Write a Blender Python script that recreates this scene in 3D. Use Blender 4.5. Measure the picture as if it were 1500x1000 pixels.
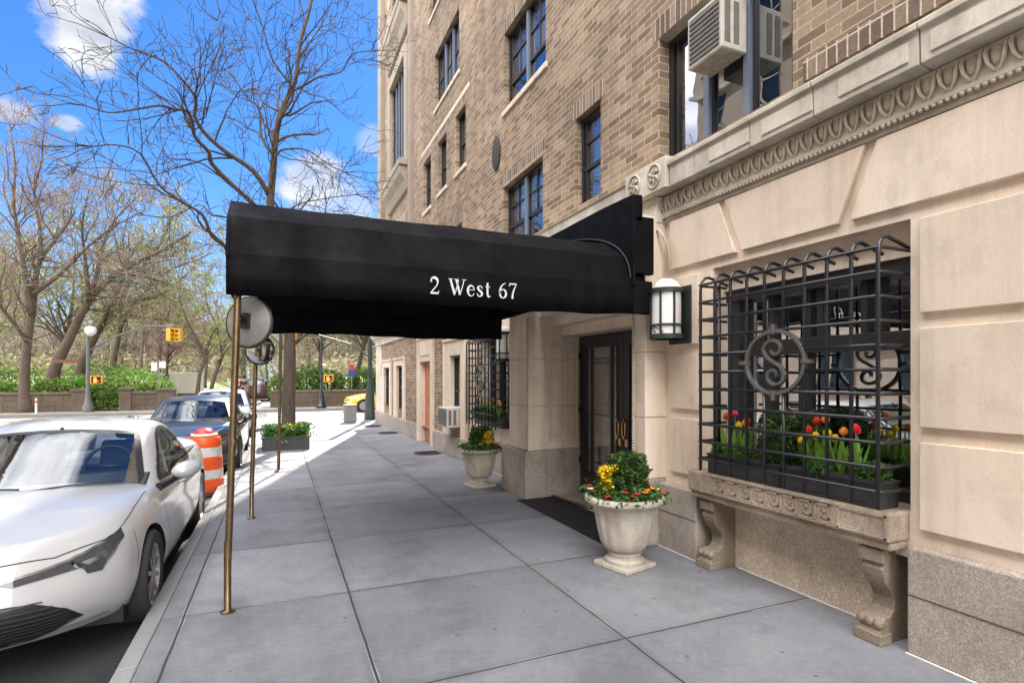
import bpy, bmesh, math, random
from mathutils import Vector, Matrix, noise
from mathutils.bvhtree import BVHTree
R = math.radians
PI = math.pi
for o in list(bpy.data.objects):
    bpy.data.objects.remove(o, do_unlink=True)
scn = bpy.context.scene
COL = scn.collection
# ------------------------------------------------------------ camera
THETA = R(23.15)
cd = bpy.data.cameras.new('camera'); cam = bpy.data.objects.new('camera', cd); COL.objects.link(cam)
cam.location = (0, 0, 1.65); cam.rotation_euler = (R(90), 0, -THETA)
cd.sensor_width = 36; cd.lens = 800 / 1500 * 36; cd.shift_y = 53 / 1500
cd.clip_start = 0.05; cd.clip_end = 3000
scn.camera = cam
# ------------------------------------------------------------ sky, sun, exposure
SUN_AZ = R(17.0); SUN_EL = R(43)
scn.view_settings.view_transform = 'Standard'; scn.view_settings.look = 'None'
scn.view_settings.gamma = 1.0; scn.view_settings.exposure = 2.36
w = bpy.data.worlds.new('World'); scn.world = w; w.use_nodes = True
nt = w.node_tree; nt.nodes.clear()
def N(nt, t, **kw):
    n = nt.nodes.new(t)
    for k, v in kw.items(): setattr(n, k, v)
    return n
out = N(nt, 'ShaderNodeOutputWorld'); bg = N(nt, 'ShaderNodeBackground'); bg.inputs['Strength'].default_value = 0.11
sky = N(nt, 'ShaderNodeTexSky', sky_type='NISHITA'); sky.sun_disc = False
sky.sun_elevation = SUN_EL; sky.sun_rotation = SUN_AZ
sky.altitude = 900; sky.air_density = 1.1; sky.dust_density = 0.15; sky.ozone_density = 3.0
geo = N(nt, 'ShaderNodeTexCoord')
nz = N(nt, 'ShaderNodeTexNoise'); nz.inputs['Scale'].default_value = 9; nz.inputs['Detail'].default_value = 7; nz.inputs['Roughness'].default_value = 0.58
mp = N(nt, 'ShaderNodeMapping'); mp.inputs['Scale'].default_value = (1, 1, 1.6)
nt.links.new(geo.outputs['Generated'], mp.inputs['Vector']); nt.links.new(mp.outputs[0], nz.inputs['Vector'])
def M(op, a, b=None, c=None, clamp=False):
    n = N(nt, 'ShaderNodeMath', operation=op); n.use_clamp = clamp
    for i, v in enumerate((a, b, c)):
        if v is None: continue
        if isinstance(v, (int, float)): n.inputs[i].default_value = v
        else: nt.links.new(v, n.inputs[i])
    return n.outputs[0]
# clouds: soft patches at real directions in the sky
CL = [((-.225, .862, .462), .062, 1.0, 1.0), ((-.225, .875, .425), .035, 1.0, 1.0), ((-.322, .885, .338), .055, .42, .8), ((-.262, .905, .340), .025, .5, .7), ((.05, .945, .325), .06, .75, .8),
      ((.085, .95, .29), .08, .7, .5), ((.17, .953, .247), .09, .4, .45), ((.15, .909, .389), .04, .6, .35), ((.10, .95, .315), .05, .5, .4)]
tot = None
for c, r, sq, amt in CL:
    c = Vector(c).normalized()
    sb = N(nt, 'ShaderNodeVectorMath', operation='SUBTRACT'); nt.links.new(geo.outputs['Generated'], sb.inputs[0]); sb.inputs[1].default_value = c
    sc = N(nt, 'ShaderNodeVectorMath', operation='MULTIPLY'); nt.links.new(sb.outputs[0], sc.inputs[0]); sc.inputs[1].default_value = (1, 1, 1 / sq)
    ln = N(nt, 'ShaderNodeVectorMath', operation='LENGTH'); nt.links.new(sc.outputs[0], ln.inputs[0])
    f = M('SUBTRACT', 1.0, M('DIVIDE', ln.outputs['Value'], r))           # 1 at centre, 0 at edge
    f = M('ADD', f, M('MULTIPLY', M('SUBTRACT', nz.outputs['Fac'], .5), 2.0))
    f = M('MULTIPLY', f, 2.6, clamp=True); 
    g = M('MULTIPLY', M('SUBTRACT', 1.25, M('DIVIDE', ln.outputs['Value'], r)), 4, clamp=True)
    f = M('MULTIPLY', M('MULTIPLY', f, g), amt)
    tot = f if tot is None else M('MAXIMUM', tot, f)
# extra-bright unseen clouds behind and above the viewer, added to light the shade
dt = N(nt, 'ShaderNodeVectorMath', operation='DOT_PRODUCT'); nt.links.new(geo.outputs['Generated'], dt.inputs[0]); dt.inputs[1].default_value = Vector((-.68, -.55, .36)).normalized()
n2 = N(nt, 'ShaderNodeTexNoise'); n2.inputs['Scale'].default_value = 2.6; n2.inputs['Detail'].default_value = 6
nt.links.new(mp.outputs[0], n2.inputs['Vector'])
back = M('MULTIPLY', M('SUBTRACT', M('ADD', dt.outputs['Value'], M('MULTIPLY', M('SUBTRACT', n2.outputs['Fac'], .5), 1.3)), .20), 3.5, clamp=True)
sepd = N(nt, 'ShaderNodeSeparateXYZ'); nt.links.new(geo.outputs['Generated'], sepd.inputs[0])
hor = M('POWER', M('DIVIDE', M('SUBTRACT', .36, sepd.outputs[2]), .36, clamp=True), 1.6)
hz_ = N(nt, 'ShaderNodeMix', data_type='RGBA', blend_type='MULTIPLY'); hz_.inputs['Factor'].default_value = 1
nt.links.new(sky.outputs[0], hz_.inputs['A']); hz_.inputs['B'].default_value = (.100, .200, .315, 1)
mx = N(nt, 'ShaderNodeMix', data_type='RGBA'); nt.links.new(tot, mx.inputs['Factor']); nt.links.new(hz_.outputs['Result'], mx.inputs['A'])
mx.inputs['B'].default_value = (7.2, 7.3, 7.6, 1)
mh = N(nt, 'ShaderNodeMix', data_type='RGBA'); nt.links.new(M('MULTIPLY', hor, .85), mh.inputs['Factor']); nt.links.new(hz_.outputs['Result'], mh.inputs['A']); mh.inputs['B'].default_value = (1.15, 1.45, 1.75, 1)
nt.links.new(mh.outputs['Result'], mx.inputs['A'])
shd = N(nt, 'ShaderNodeMix', data_type='RGBA'); nt.links.new(M('MULTIPLY', M('SUBTRACT', nz.outputs['Fac'], .38), 3.5, clamp=True), shd.inputs['Factor']); shd.inputs['A'].default_value = (1.15, 1.25, 1.45, 1); shd.inputs['B'].default_value = (2.0, 2.0, 2.0, 1)
nt.links.new(shd.outputs['Result'], mx.inputs['B'])
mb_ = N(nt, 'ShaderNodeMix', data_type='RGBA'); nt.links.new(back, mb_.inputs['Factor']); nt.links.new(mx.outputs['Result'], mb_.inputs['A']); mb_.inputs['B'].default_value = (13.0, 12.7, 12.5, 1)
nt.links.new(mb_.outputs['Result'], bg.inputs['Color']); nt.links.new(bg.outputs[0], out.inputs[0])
sd = bpy.data.lights.new('sun', 'SUN'); so = bpy.data.objects.new('sun', sd); COL.objects.link(so)
sd.energy = 2.0; sd.angle = R(0.5); sd.color = (1, .93, .83)
SDIR = Vector((math.sin(SUN_AZ) * math.cos(SUN_EL), math.cos(SUN_AZ) * math.cos(SUN_EL), math.sin(SUN_EL)))
so.rotation_euler = SDIR.to_track_quat('Z', 'Y').to_euler(); so.location = (0, 0, 40)

# ------------------------------------------------------------ object helpers
def tag(o, label=None, cat=None, group=None, kind=None):
    if label: o['label'] = label
    if cat: o['category'] = cat
    if group: o['group'] = group
    if kind: o['kind'] = kind
    return o
def thing(name, label, cat, loc=(0, 0, 0), rz=0, group=None):
    o = bpy.data.objects.new(name, None); COL.objects.link(o); o.location = loc; o.rotation_euler = (0, 0, rz)
    o.empty_display_size = .2
    return tag(o, label, cat, group)
class MB:
    def __init__(s): s.v = []; s.f = []; s.mi = []
    def add(s, vs, fs, mi=0):
        b = len(s.v); s.v += [tuple(p) for p in vs]; s.f += [tuple(b + i for i in f) for f in fs]; s.mi += [mi] * len(fs)
    def box(s, x0, x1, y0, y1, z0, z1, mi=0, M4=None):
        vs = [Vector((x, y, z)) for x in (x0, x1) for y in (y0, y1) for z in (z0, z1)]
        if M4: vs = [M4 @ p for p in vs]
        s.add(vs, [(0, 1, 3, 2), (4, 6, 7, 5), (0, 4, 5, 1), (2, 3, 7, 6), (0, 2, 6, 4), (1, 5, 7, 3)], mi)
    def tube(s, pts, r, n=8, cap=True, mi=0):
        pts = [Vector(p) for p in pts]
        if not isinstance(r, (list, tuple)): r = [r] * len(pts)
        rings = []; up = None
        for i, p in enumerate(pts):
            a = pts[max(i - 1, 0)]; b = pts[min(i + 1, len(pts) - 1)]
            t = (b - a)
            if t.length < 1e-9: t = Vector((0, 0, 1))
            t.normalize()
            if up is None:
                up = Vector((0, 0, 1)) if abs(t.z) < .9 else Vector((1, 0, 0))
            u = (up - t * up.dot(t))
            if u.length < 1e-6: u = t.orthogonal()
            u.normalize(); v = t.cross(u); up = u
            rings.append([p + (u * math.cos(2 * PI * k / n) + v * math.sin(2 * PI * k / n)) * r[i] for k in range(n)])
        vs = [q for rg in rings for q in rg]; fs = []
        for i in range(len(pts) - 1):
            for k in range(n):
                fs.append((i * n + k, i * n + (k + 1) % n, (i + 1) * n + (k + 1) % n, (i + 1) * n + k))
        if cap: fs.append(tuple(range(n))[::-1]); fs.append(tuple((len(pts) - 1) * n + k for k in range(n)))
        s.add(vs, fs, mi)
    def lathe(s, prof, c=(0, 0, 0), n=32, mi=0, sx=1, sy=1, flute=None):
        vs = []; m = len(prof)
        for (r, z) in prof:
            for k in range(n):
                a = 2 * PI * k / n; rr = r
                if flute and flute[0] < z < flute[1]: rr = r * (1 - flute[2] * (.5 + .5 * math.cos(a * flute[3])))
                vs.append((c[0] + rr * math.cos(a) * sx, c[1] + rr * math.sin(a) * sy, c[2] + z))
        fs = []
        for i in range(m - 1):
            for k in range(n): fs.append((i * n + k, i * n + (k + 1) % n, (i + 1) * n + (k + 1) % n, (i + 1) * n + k))
        fs.append(tuple(range(n))[::-1]); fs.append(tuple((m - 1) * n + k for k in range(n)))
        s.add(vs, fs, mi)
    def prism(s, poly, axis, a, b, mi=0):
        # poly in the other two axes order; axis 'x': poly=(y,z), 'y': (x,z), 'z': (x,y)
        def P(p, t): return {'x': (t, p[0], p[1]), 'y': (p[0], t, p[1]), 'z': (p[0], p[1], t)}[axis]
        n = len(poly)
        s.add([P(p, a) for p in poly] + [P(p, b) for p in poly],
              [tuple(range(n)), tuple(range(n, 2 * n))[::-1]] + [(i, (i + 1) % n, n + (i + 1) % n, n + i) for i in range(n)], mi)
    def build(s, name, mats, parent=None, smooth=False, bevel=0, fix=True, seg=2, auto=None):
        me = bpy.data.meshes.new(name); me.from_pydata(s.v, [], s.f)
        if not isinstance(mats, (list, tuple)): mats = [mats]
        for m in mats: me.materials.append(m)
        if len(mats) > 1: me.polygons.foreach_set('material_index', s.mi)
        me.update()
        if fix:
            bm = bmesh.new(); bm.from_mesh(me); bmesh.ops.recalc_face_normals(bm, faces=bm.faces); bm.to_mesh(me); bm.free()
        o = bpy.data.objects.new(name, me); COL.objects.link(o)
        if smooth:
            me.polygons.foreach_set('use_smooth', [True] * len(me.polygons))
            if auto: me.set_sharp_from_angle(angle=R(auto))
        if parent is not None: o.parent = parent
        if bevel:
            b = o.modifiers.new('b', 'BEVEL'); b.width = bevel; b.segments = seg; b.limit_method = 'ANGLE'; b.angle_limit = R(40)
        return o
def copy_tree(o, parent=None):
    c = o.copy(); COL.objects.link(c)
    if parent is not None: c.parent = parent
    for ch in [x for x in o.children]: copy_tree(ch, c)
    return c
# ------------------------------------------------------------ materials
MATS = {}
def mat(name, col=(.5, .5, .5), rough=.6, metal=0, **kw):
    if name in MATS: return MATS[name]
    m = bpy.data.materials.new(name); m.use_nodes = True; b = m.node_tree.nodes['Principled BSDF']
    b.inputs['Base Color'].default_value = (*col, 1); b.inputs['Roughness'].default_value = rough; b.inputs['Metallic'].default_value = metal
    for k, v in kw.items(): b.inputs[k].default_value = v
    MATS[name] = m; return m
class NT:
    def __init__(s, m): s.t = m.node_tree; s.b = s.t.nodes['Principled BSDF']; s.tc = None
    def n(s, t, **kw): return N(s.t, t, **kw)
    def l(s, a, b): s.t.links.new(a, b)
    def coord(s, kind='Object', scale=None):
        if not s.tc: s.tc = s.n('ShaderNodeTexCoord')
        o = s.tc.outputs[kind]
        if scale:
            mpn = s.n('ShaderNodeMapping'); mpn.inputs['Scale'].default_value = scale; s.l(o, mpn.inputs['Vector']); o = mpn.outputs[0]
        return o
    def noise(s, scale, detail=4, rough=.55, vec=None, col=False):
        n = s.n('ShaderNodeTexNoise'); n.inputs['Scale'].default_value = scale; n.inputs['Detail'].default_value = detail; n.inputs['Roughness'].default_value = rough
        s.l(vec if vec is not None else s.coord(), n.inputs['Vector']); return n.outputs['Color' if col else 'Fac']
    def ramp(s, f, stops):
        r = s.n('ShaderNodeValToRGB'); e = r.color_ramp.elements
        while len(e) < len(stops): e.new(.5)
        for i, (p, c) in enumerate(stops):
            e[i].position = p; e[i].color = (*c, 1) if isinstance(c, tuple) else (c, c, c, 1)
        s.l(f, r.inputs[0]); return r.outputs[0]
    def mix(s, f, a, b, mode='MIX'):
        m = s.n('ShaderNodeMix', data_type='RGBA', blend_type=mode)
        for k, v in (('Factor', f), ('A', a), ('B', b)):
            if isinstance(v, (int, float)): m.inputs[k].default_value = v if k == 'Factor' else (v, v, v, 1)
            elif isinstance(v, tuple): m.inputs[k].default_value = (*v, 1)
            else: s.l(v, m.inputs[k])
        return m.outputs['Result']
    def math(s, op, a, b=None, c=None, clamp=False):
        n = s.n('ShaderNodeMath', operation=op); n.use_clamp = clamp
        for i, v in enumerate((a, b, c)):
            if v is None: continue
            if isinstance(v, (int, float)): n.inputs[i].default_value = v
            else: s.l(v, n.inputs[i])
        return n.outputs[0]
    def bump(s, h, strength=.3, dist=.01, prev=None):
        b = s.n('ShaderNodeBump'); b.inputs['Strength'].default_value = strength; b.inputs['Distance'].default_value = dist
        s.l(h, b.inputs['Height'])
        if prev is not None: s.l(prev, b.inputs['Normal'])
        return b.outputs[0]
    def out(s, col=None, rough=None, nrm=None):
        if col is not None: s.l(col, s.b.inputs['Base Color'])
        if rough is not None: s.l(rough, s.b.inputs['Roughness'])
        if nrm is not None: s.l(nrm, s.b.inputs['Normal'])
def brickmat():
    m = mat('brick', rough=.85); t = NT(m)
    sep = t.n('ShaderNodeSeparateXYZ'); t.l(t.coord(), sep.inputs[0])
    cmb = t.n('ShaderNodeCombineXYZ'); t.l(t.math('ADD', sep.outputs[0], sep.outputs[1]), cmb.inputs[0]); t.l(sep.outputs[2], cmb.inputs[1])
    # wobble
    b = t.n('ShaderNodeTexBrick'); b.offset = .5; t.l(cmb.outputs[0], b.inputs['Vector'])
    b.inputs['Scale'].default_value = 1; b.inputs['Brick Width'].default_value = .235; b.inputs['Row Height'].default_value = .078
    b.inputs['Mortar Size'].default_value = .0065; b.inputs['Mortar Smooth'].default_value = .25; b.inputs['Bias'].default_value = 0
    b.inputs['Color1'].default_value = (.42, .305, .205, 1); b.inputs['Color2'].default_value = (.185, .125, .083, 1); b.inputs['Mortar'].default_value = (.52, .43, .33, 1)
    big = t.ramp(t.noise(.5, 5, .6), [(.3, .72), (.7, 1.15)])
    fine = t.ramp(t.noise(45, 4, .7), [(.25, .72), (.75, 1.2)])
    st = t.ramp(t.noise(1.0, 4, .6, t.coord(scale=(4, 4, .35))), [(.35, .78), (.6, 1.05)])
    c = t.mix(1, b.outputs['Color'], big, 'MULTIPLY'); c = t.mix(1, c, fine, 'MULTIPLY'); c = t.mix(.7, c, st, 'MULTIPLY')
    h = t.math('SUBTRACT', 1, b.outputs['Fac']); h = t.math('ADD', h, t.math('MULTIPLY', t.noise(60, 3), .35))
    t.out(c, None, t.bump(h, .8, .008)); return m
BRICK = brickmat()
def stone(name, c1, c2, rough=.75, grain=80, gr=(.88, 1.08), streak=.5, bumpv=.25, speck=None, joint=None, dirt=0.0):
    m = mat(name, rough=rough); t = NT(m)
    c = t.mix(t.ramp(t.noise(1.1, 6, .62), [(.3, 0.), (.7, 1.)]), c1, c2)
    f = t.ramp(t.noise(grain, 5, .75), [(.3, gr[0]), (.7, gr[1])])
    c = t.mix(1, c, f, 'MULTIPLY')
    if speck:
        vo = t.n('ShaderNodeTexVoronoi'); vo.inputs['Scale'].default_value = 150; t.l(t.coord(), vo.inputs['Vector'])
        sp = t.ramp(vo.outputs['Distance'], [(.12, speck[0]), (.45, speck[1])])
        c = t.mix(.85, c, sp, 'MULTIPLY')
        n3 = t.ramp(t.noise(70, 3, .8), [(.46, .72), (.56, 1.12)]); c = t.mix(.8, c, n3, 'MULTIPLY')
    oi = t.n('ShaderNodeObjectInfo'); c = t.mix(1, c, t.ramp(oi.outputs['Random'], [(0., .93), (1., 1.07)]), 'MULTIPLY')
    s2 = t.ramp(t.noise(2.6, 7, .75), [(.34, .80), (.5, 1.0)]); c = t.mix(streak * .8, c, s2, 'MULTIPLY')
    s1 = t.ramp(t.noise(1.0, 5, .65, t.coord(scale=(5, 5, .5))), [(.30, .80), (.5, 1.0), (.75, 1.06)])
    c = t.mix(streak, c, s1, 'MULTIPLY')
    if dirt:
        sep = t.n('ShaderNodeSeparateXYZ'); t.l(t.coord(), sep.inputs[0])
        d = t.ramp(t.noise(3.5, 6, .7, t.coord(scale=(1, 1, .7))), [(.42, 0.), (.62, 1.)])
        c = t.mix(t.math('MULTIPLY', d, dirt), c, (.16, .12, .08))
    nr = t.bump(t.noise(grain * 1.2, 4, .7), bumpv, .004); nr = t.bump(t.noise(4, 5, .6), .25, .012, nr)
    t.out(c, None, nr); return m
LIME = stone('limestone', (.68, .55, .43), (.79, .68, .565), streak=.9)
LIME_C = stone('weathered_limestone', (.60, .54, .45), (.70, .65, .57), streak=1, dirt=.35)
CARVE = stone('carved_limestone', (.48, .41, .32), (.58, .52, .43), streak=.7, dirt=.3)
GRAN = stone('granite', (.40, .345, .30), (.53, .465, .41), grain=95, gr=(.62, 1.25), speck=(.62, 1.1), bumpv=.6, dirt=.35)
GRANW = stone('dark_granite', (.46, .37, .28), (.58, .48, .38), grain=95, gr=(.6, 1.25), speck=(.6, 1.1), bumpv=.6, dirt=.6)
URN = stone('cast_stone', (.52, .47, .39), (.68, .63, .55), grain=60, streak=1, dirt=.45)
def joints_mat():
    m = mat('sidewalk_concrete', rough=.72); t = NT(m)
    sep = t.n('ShaderNodeSeparateXYZ'); wob = t.noise(2.2, 3, .6, col=True)
    wv = t.n('ShaderNodeVectorMath', operation='SUBTRACT'); t.l(wob, wv.inputs[0]); wv.inputs[1].default_value = (.5, .5, .5)
    ws = t.n('ShaderNodeVectorMath', operation='SCALE'); t.l(wv.outputs[0], ws.inputs[0]); ws.inputs['Scale'].default_value = .018
    wa = t.n('ShaderNodeVectorMath', operation='ADD'); t.l(t.coord(), wa.inputs[0]); t.l(ws.outputs[0], wa.inputs[1])
    t.l(wa.outputs[0], sep.inputs[0]); X, Y = sep.outputs[0], sep.outputs[1]
    W_, P_ = 1.52, 1.47
    fx = t.math('ABSOLUTE', t.math('SUBTRACT', t.math('FRACT', t.math('DIVIDE', t.math('ADD', X, 10.14 + .0), W_)), .5))   # joints at X=.5+k*W
    fx = t.math('MULTIPLY', t.math('SUBTRACT', .5, fx), W_)
    fy = t.math('MULTIPLY', t.math('SUBTRACT', .5, t.math('ABSOLUTE', t.math('SUBTRACT', t.math('FRACT', t.math('DIVIDE', t.math('ADD', Y, 14.7 - 2.9), P_)), .5))), P_)
    fx = t.math('ADD', fx, t.math('MULTIPLY', t.math('GREATER_THAN', X, 3.0), 9))
    d = t.math('MINIMUM', fx, fy)
    fc = t.math('ABSOLUTE', t.math('ADD', X, .60))
    d = t.math('MINIMUM', d, fc)
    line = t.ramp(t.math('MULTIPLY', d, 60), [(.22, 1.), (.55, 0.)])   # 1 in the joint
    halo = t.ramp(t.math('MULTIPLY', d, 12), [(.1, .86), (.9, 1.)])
    ix = t.math('FLOOR', t.math('DIVIDE', t.math('ADD', X, 10.14), W_)); iy = t.math('FLOOR', t.math('DIVIDE', t.math('ADD', Y, 14.7 - 2.9), P_))
    cb = t.n('ShaderNodeCombineXYZ'); t.l(ix, cb.inputs[0]); t.l(iy, cb.inputs[1])
    wn = t.n('ShaderNodeTexWhiteNoise'); t.l(cb.outputs[0], wn.inputs['Vector'])
    tone = t.ramp(wn.outputs['Value'], [(0., .82), (1., 1.12)])
    c = t.mix(t.ramp(t.noise(1.3, 6, .65), [(.3, 0.), (.72, 1.)]), (.178, .182, .205), (.252, .255, .275))
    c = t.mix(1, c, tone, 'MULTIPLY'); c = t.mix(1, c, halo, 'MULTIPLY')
    sp = t.ramp(t.noise(230, 3, .8), [(.3, .74), (.5, 1.), (.72, 1.2)]); c = t.mix(1, c, sp, 'MULTIPLY')
    sp2 = t.ramp(t.noise(22, 6, .7), [(.3, .86), (.7, 1.1)]); c = t.mix(1, c, sp2, 'MULTIPLY')
    vo = t.n('ShaderNodeTexVoronoi'); vo.inputs['Scale'].default_value = 5; vo.inputs['Randomness'].default_value = 1; t.l(t.coord(), vo.inputs['Vector'])
    gum = t.ramp(vo.outputs['Distance'], [(.06, .45), (.085, 1.)]); c = t.mix(.8, c, gum, 'MULTIPLY')
    stn = t.ramp(t.noise(.7, 7, .72), [(.40, .78), (.50, 1.), (.66, 1.08)]); c = t.mix(1, c, stn, 'MULTIPLY')
    crk = t.noise(1.1, 8, .8); crk = t.math('ABSOLUTE', t.math('SUBTRACT', crk, .5)); ck = t.ramp(crk, [(.0, .55), (.004, 1.)]); c = t.mix(.5, c, ck, 'MULTIPLY')
    ed = t.math('MULTIPLY', t.ramp(t.math('MULTIPLY', d, 60), [(.45, 0.), (.62, 1.), (.95, 0.)]), t.ramp(t.noise(.9, 3, .6), [(.48, 0.), (.60, .75)])); c = t.mix(ed, c, (.50, .50, .50))
    c = t.mix(line, c, (.04, .038, .036))
    rg = t.ramp(t.noise(2.5, 4), [(.3, .55), (.7, .8)])
    nr = t.bump(t.math('SUBTRACT', 1, line), .8, .006); nr = t.bump(t.noise(230, 3, .8), .35, .002, nr)
    t.out(c, rg, nr); return m
CONC = joints_mat()
def asphalt(name, c0, c1):
    m = mat(name, rough=.75); t = NT(m)
    c = t.mix(t.ramp(t.noise(.8, 6, .65), [(.3, 0.), (.7, 1.)]), c0, c1)
    vo = t.n('ShaderNodeTexVoronoi'); vo.inputs['Scale'].default_value = 90; t.l(t.coord(), vo.inputs['Vector'])
    c = t.mix(.9, c, t.ramp(vo.outputs['Distance'], [(.1, .5), (.6, 1.5)]), 'MULTIPLY')
    rg = t.ramp(t.noise(1.6, 4), [(.35, .42), (.65, .8)])
    t.out(c, rg, t.bump(vo.outputs['Distance'], .7, .006)); return m
ASPH = asphalt('asphalt', (.022, .022, .024), (.045, .045, .046))
ASPH2 = asphalt('worn_asphalt', (.15, .147, .142), (.21, .206, .2))
CURB = stone('curb_granite', (.22, .22, .23), (.30, .30, .30), grain=120, gr=(.7, 1.2), streak=.2)
WPAINT = mat('white_road_paint', (.7, .7, .68), .6)
METAL_BLK = mat('black_metal', (.010, .012, .017), .34, 0.0)
METAL_BLK.node_tree.nodes['Principled BSDF'].inputs['Coat Weight'].default_value = .25
FRAME = mat('window_frame_paint', (.022, .022, .024), .4)
FRAME_B = mat('blue_grey_frame', (.16, .19, .26), .4)
def leafmat(name, c0, c1, c2=None):
    m = mat(name, rough=.55); t = NT(m)
    g = t.n('ShaderNodeNewGeometry')
    c = t.ramp(g.outputs['Random Per Island'], [(0., c0), (.6, c1), (1., c2 or c1)])
    t.out(c); 
    t.b.inputs['Subsurface Weight'].default_value = 0
    tr = t.n('ShaderNodeBsdfTranslucent'); t.l(c, tr.inputs['Color']); mx_ = t.n('ShaderNodeMixShader'); mx_.inputs[0].default_value = .35
    o = t.t.nodes['Material Output']; t.l(t.b.outputs[0], mx_.inputs[1]); t.l(tr.outputs[0], mx_.inputs[2]); t.l(mx_.outputs[0], o.inputs['Surface'])
    return m
LEAF_BOX = leafmat('boxwood_leaf', (.015, .045, .010), (.045, .115, .02), (.12, .20, .045))
LEAF_MID = leafmat('bedding_leaf', (.02, .07, .015), (.06, .16, .03), (.10, .24, .05))
LEAF_LT = leafmat('tulip_leaf', (.09, .22, .03), (.18, .36, .05), (.28, .42, .08))
LEAF_PARK = leafmat('park_leaf', (.04, .10, .015), (.11, .22, .03), (.28, .36, .05))
LEAF_BUD = leafmat('budding_leaf', (.17, .22, .05), (.27, .33, .09), (.38, .42, .16))
LEAF_HEDGE = leafmat('hedge_leaf', (.03, .08, .015), (.08, .17, .03), (.20, .28, .05))
BUD_PINK = leafmat('redbud_blossom', (.30, .12, .17), (.40, .20, .24))
YEL = mat('yellow_petal', (.80, .55, .01), .5); YEL.node_tree.nodes['Principled BSDF'].inputs['Subsurface Weight'].default_value = .0
ORG = mat('orange_petal', (.80, .22, .02), .5); RED = mat('red_petal', (.62, .02, .02), .45); PINK = mat('pink_petal', (.62, .03, .12), .45); WPET = mat('white_petal', (.7, .68, .7), .5); PUR = mat('purple_petal', (.10, .04, .2), .5)
SOIL = mat('soil', (.03, .022, .015), .95)
def barkmat(name, c0, c1):
    m = mat(name, rough=.9); t = NT(m); v = t.coord(scale=(9, 9, 1.6))
    f = t.noise(3, 6, .7, v)
    t.out(t.mix(t.ramp(f, [(.3, 0.), (.7, 1.)]), c0, c1), None, t.bump(f, .9, .03)); return m
BARK = barkmat('bark', (.045, .034, .026), (.13, .10, .078)); TWIG = mat('twig', (.055, .042, .036), .85)
BARK2 = barkmat('park_bark', (.05, .037, .027), (.15, .115, .085)); TWIG2 = mat('park_twig', (.20, .15, .115), .85)
def glassmat(name, tint, fr0, fr1=.95, rough=.0, body=None):
    # pane of glass: see-through mixed with mirror by viewing angle
    m = bpy.data.materials.new(name); m.use_nodes = True; nt_ = m.node_tree; nt_.nodes.clear(); MATS[name] = m
    o = N(nt_, 'ShaderNodeOutputMaterial'); tr = N(nt_, 'ShaderNodeBsdfTransparent'); tr.inputs[0].default_value = (*tint, 1)
    gl = N(nt_, 'ShaderNodeBsdfGlossy'); gl.inputs['Roughness'].default_value = rough; gl.inputs[0].default_value = (.92, .95, 1, 1)
    lw = N(nt_, 'ShaderNodeLayerWeight'); lw.inputs[0].default_value = .35
    mr = N(nt_, 'ShaderNodeMapRange'); mr.inputs['To Min'].default_value = fr0; mr.inputs['To Max'].default_value = fr1
    nt_.links.new(lw.outputs['Facing'], mr.inputs['Value'])
    nz_ = N(nt_, 'ShaderNodeTexNoise'); nz_.inputs['Scale'].default_value = 1.7; nz_.inputs['Detail'].default_value = 1; tc = N(nt_, 'ShaderNodeTexCoord'); nt_.links.new(tc.outputs['Object'], nz_.inputs['Vector'])
    bp = N(nt_, 'ShaderNodeBump'); bp.inputs['Strength'].default_value = .25; bp.inputs['Distance'].default_value = .02; nt_.links.new(nz_.outputs['Fac'], bp.inputs['Height']); nt_.links.new(bp.outputs[0], gl.inputs['Normal'])
    mx_ = N(nt_, 'ShaderNodeMixShader'); nt_.links.new(mr.outputs[0], mx_.inputs[0]); nt_.links.new(tr.outputs[0], mx_.inputs[1]); nt_.links.new(gl.outputs[0], mx_.inputs[2])
    nt_.links.new(mx_.outputs[0], o.inputs[0]); return m
GLASS = glassmat('window_glass', (.75, .78, .8), .20, .62)
GLASS_N = glassmat('bay_window_glass', (.8, .82, .82), .42, .9)
GLASS_D = glassmat('door_glass', (.95, .94, .9), .26, .7)
def plain(name, c, rough=.6, metal=0, sc=20, amt=.15, bump=.1, coat=0):
    m = mat(name, c, rough, metal); t = NT(m)
    f = t.ramp(t.noise(sc, 5, .65), [(.3, 1 - amt), (.7, 1 + amt * .6)])
    t.out(t.mix(1, tuple(c), f, 'MULTIPLY'), None, t.bump(t.noise(sc * 3, 3), bump, .002) if bump else None)
    if coat: t.b.inputs['Coat Weight'].default_value = coat; t.b.inputs['Coat Roughness'].default_value = .05
    return m
FABRIC = mat('awning_canvas', rough=.75); _t = NT(FABRIC)
_d = _t.ramp(_t.noise(2.2, 7, .72, _t.coord(scale=(3.2, 1, .45))), [(.42, 0.), (.72, 1.)]); _w = _t.noise(260, 2, .5)
_c = _t.mix(_d, (.0012, .0015, .0030), (.0065, .0063, .0068)); _t.out(_c, _t.ramp(_t.noise(3, 5), [(.35, .55), (.65, .85)]), _t.bump(_w, .5, .002, _t.bump(_t.noise(5, 4, .6, _t.coord(scale=(1, 1, 2.5))), .35, .02)))
FABRIC.node_tree.nodes['Principled BSDF'].inputs['Specular IOR Level'].default_value = .12
BRASS = plain('aged_brass', (.20, .145, .08), .38, .9, sc=14, amt=.3)
BRONZE = plain('dark_bronze', (.16, .115, .07), .4, .8, sc=14, amt=.3)
GREEN_M = plain('green_metal', (.025, .038, .034), .5, .2)
GREY_M = plain('grey_metal', (.25, .25, .24), .55, .2)
AC_W = plain('ac_enamel', (.55, .52, .46), .5, 0, sc=8, amt=.2)
AC_G = plain('ac_grille', (.16, .15, .14), .6, 0, sc=8, amt=.2)
FROST = plain('frosted_glass', (.74, .73, .70), .35, 0, sc=5, amt=.06)
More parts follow.
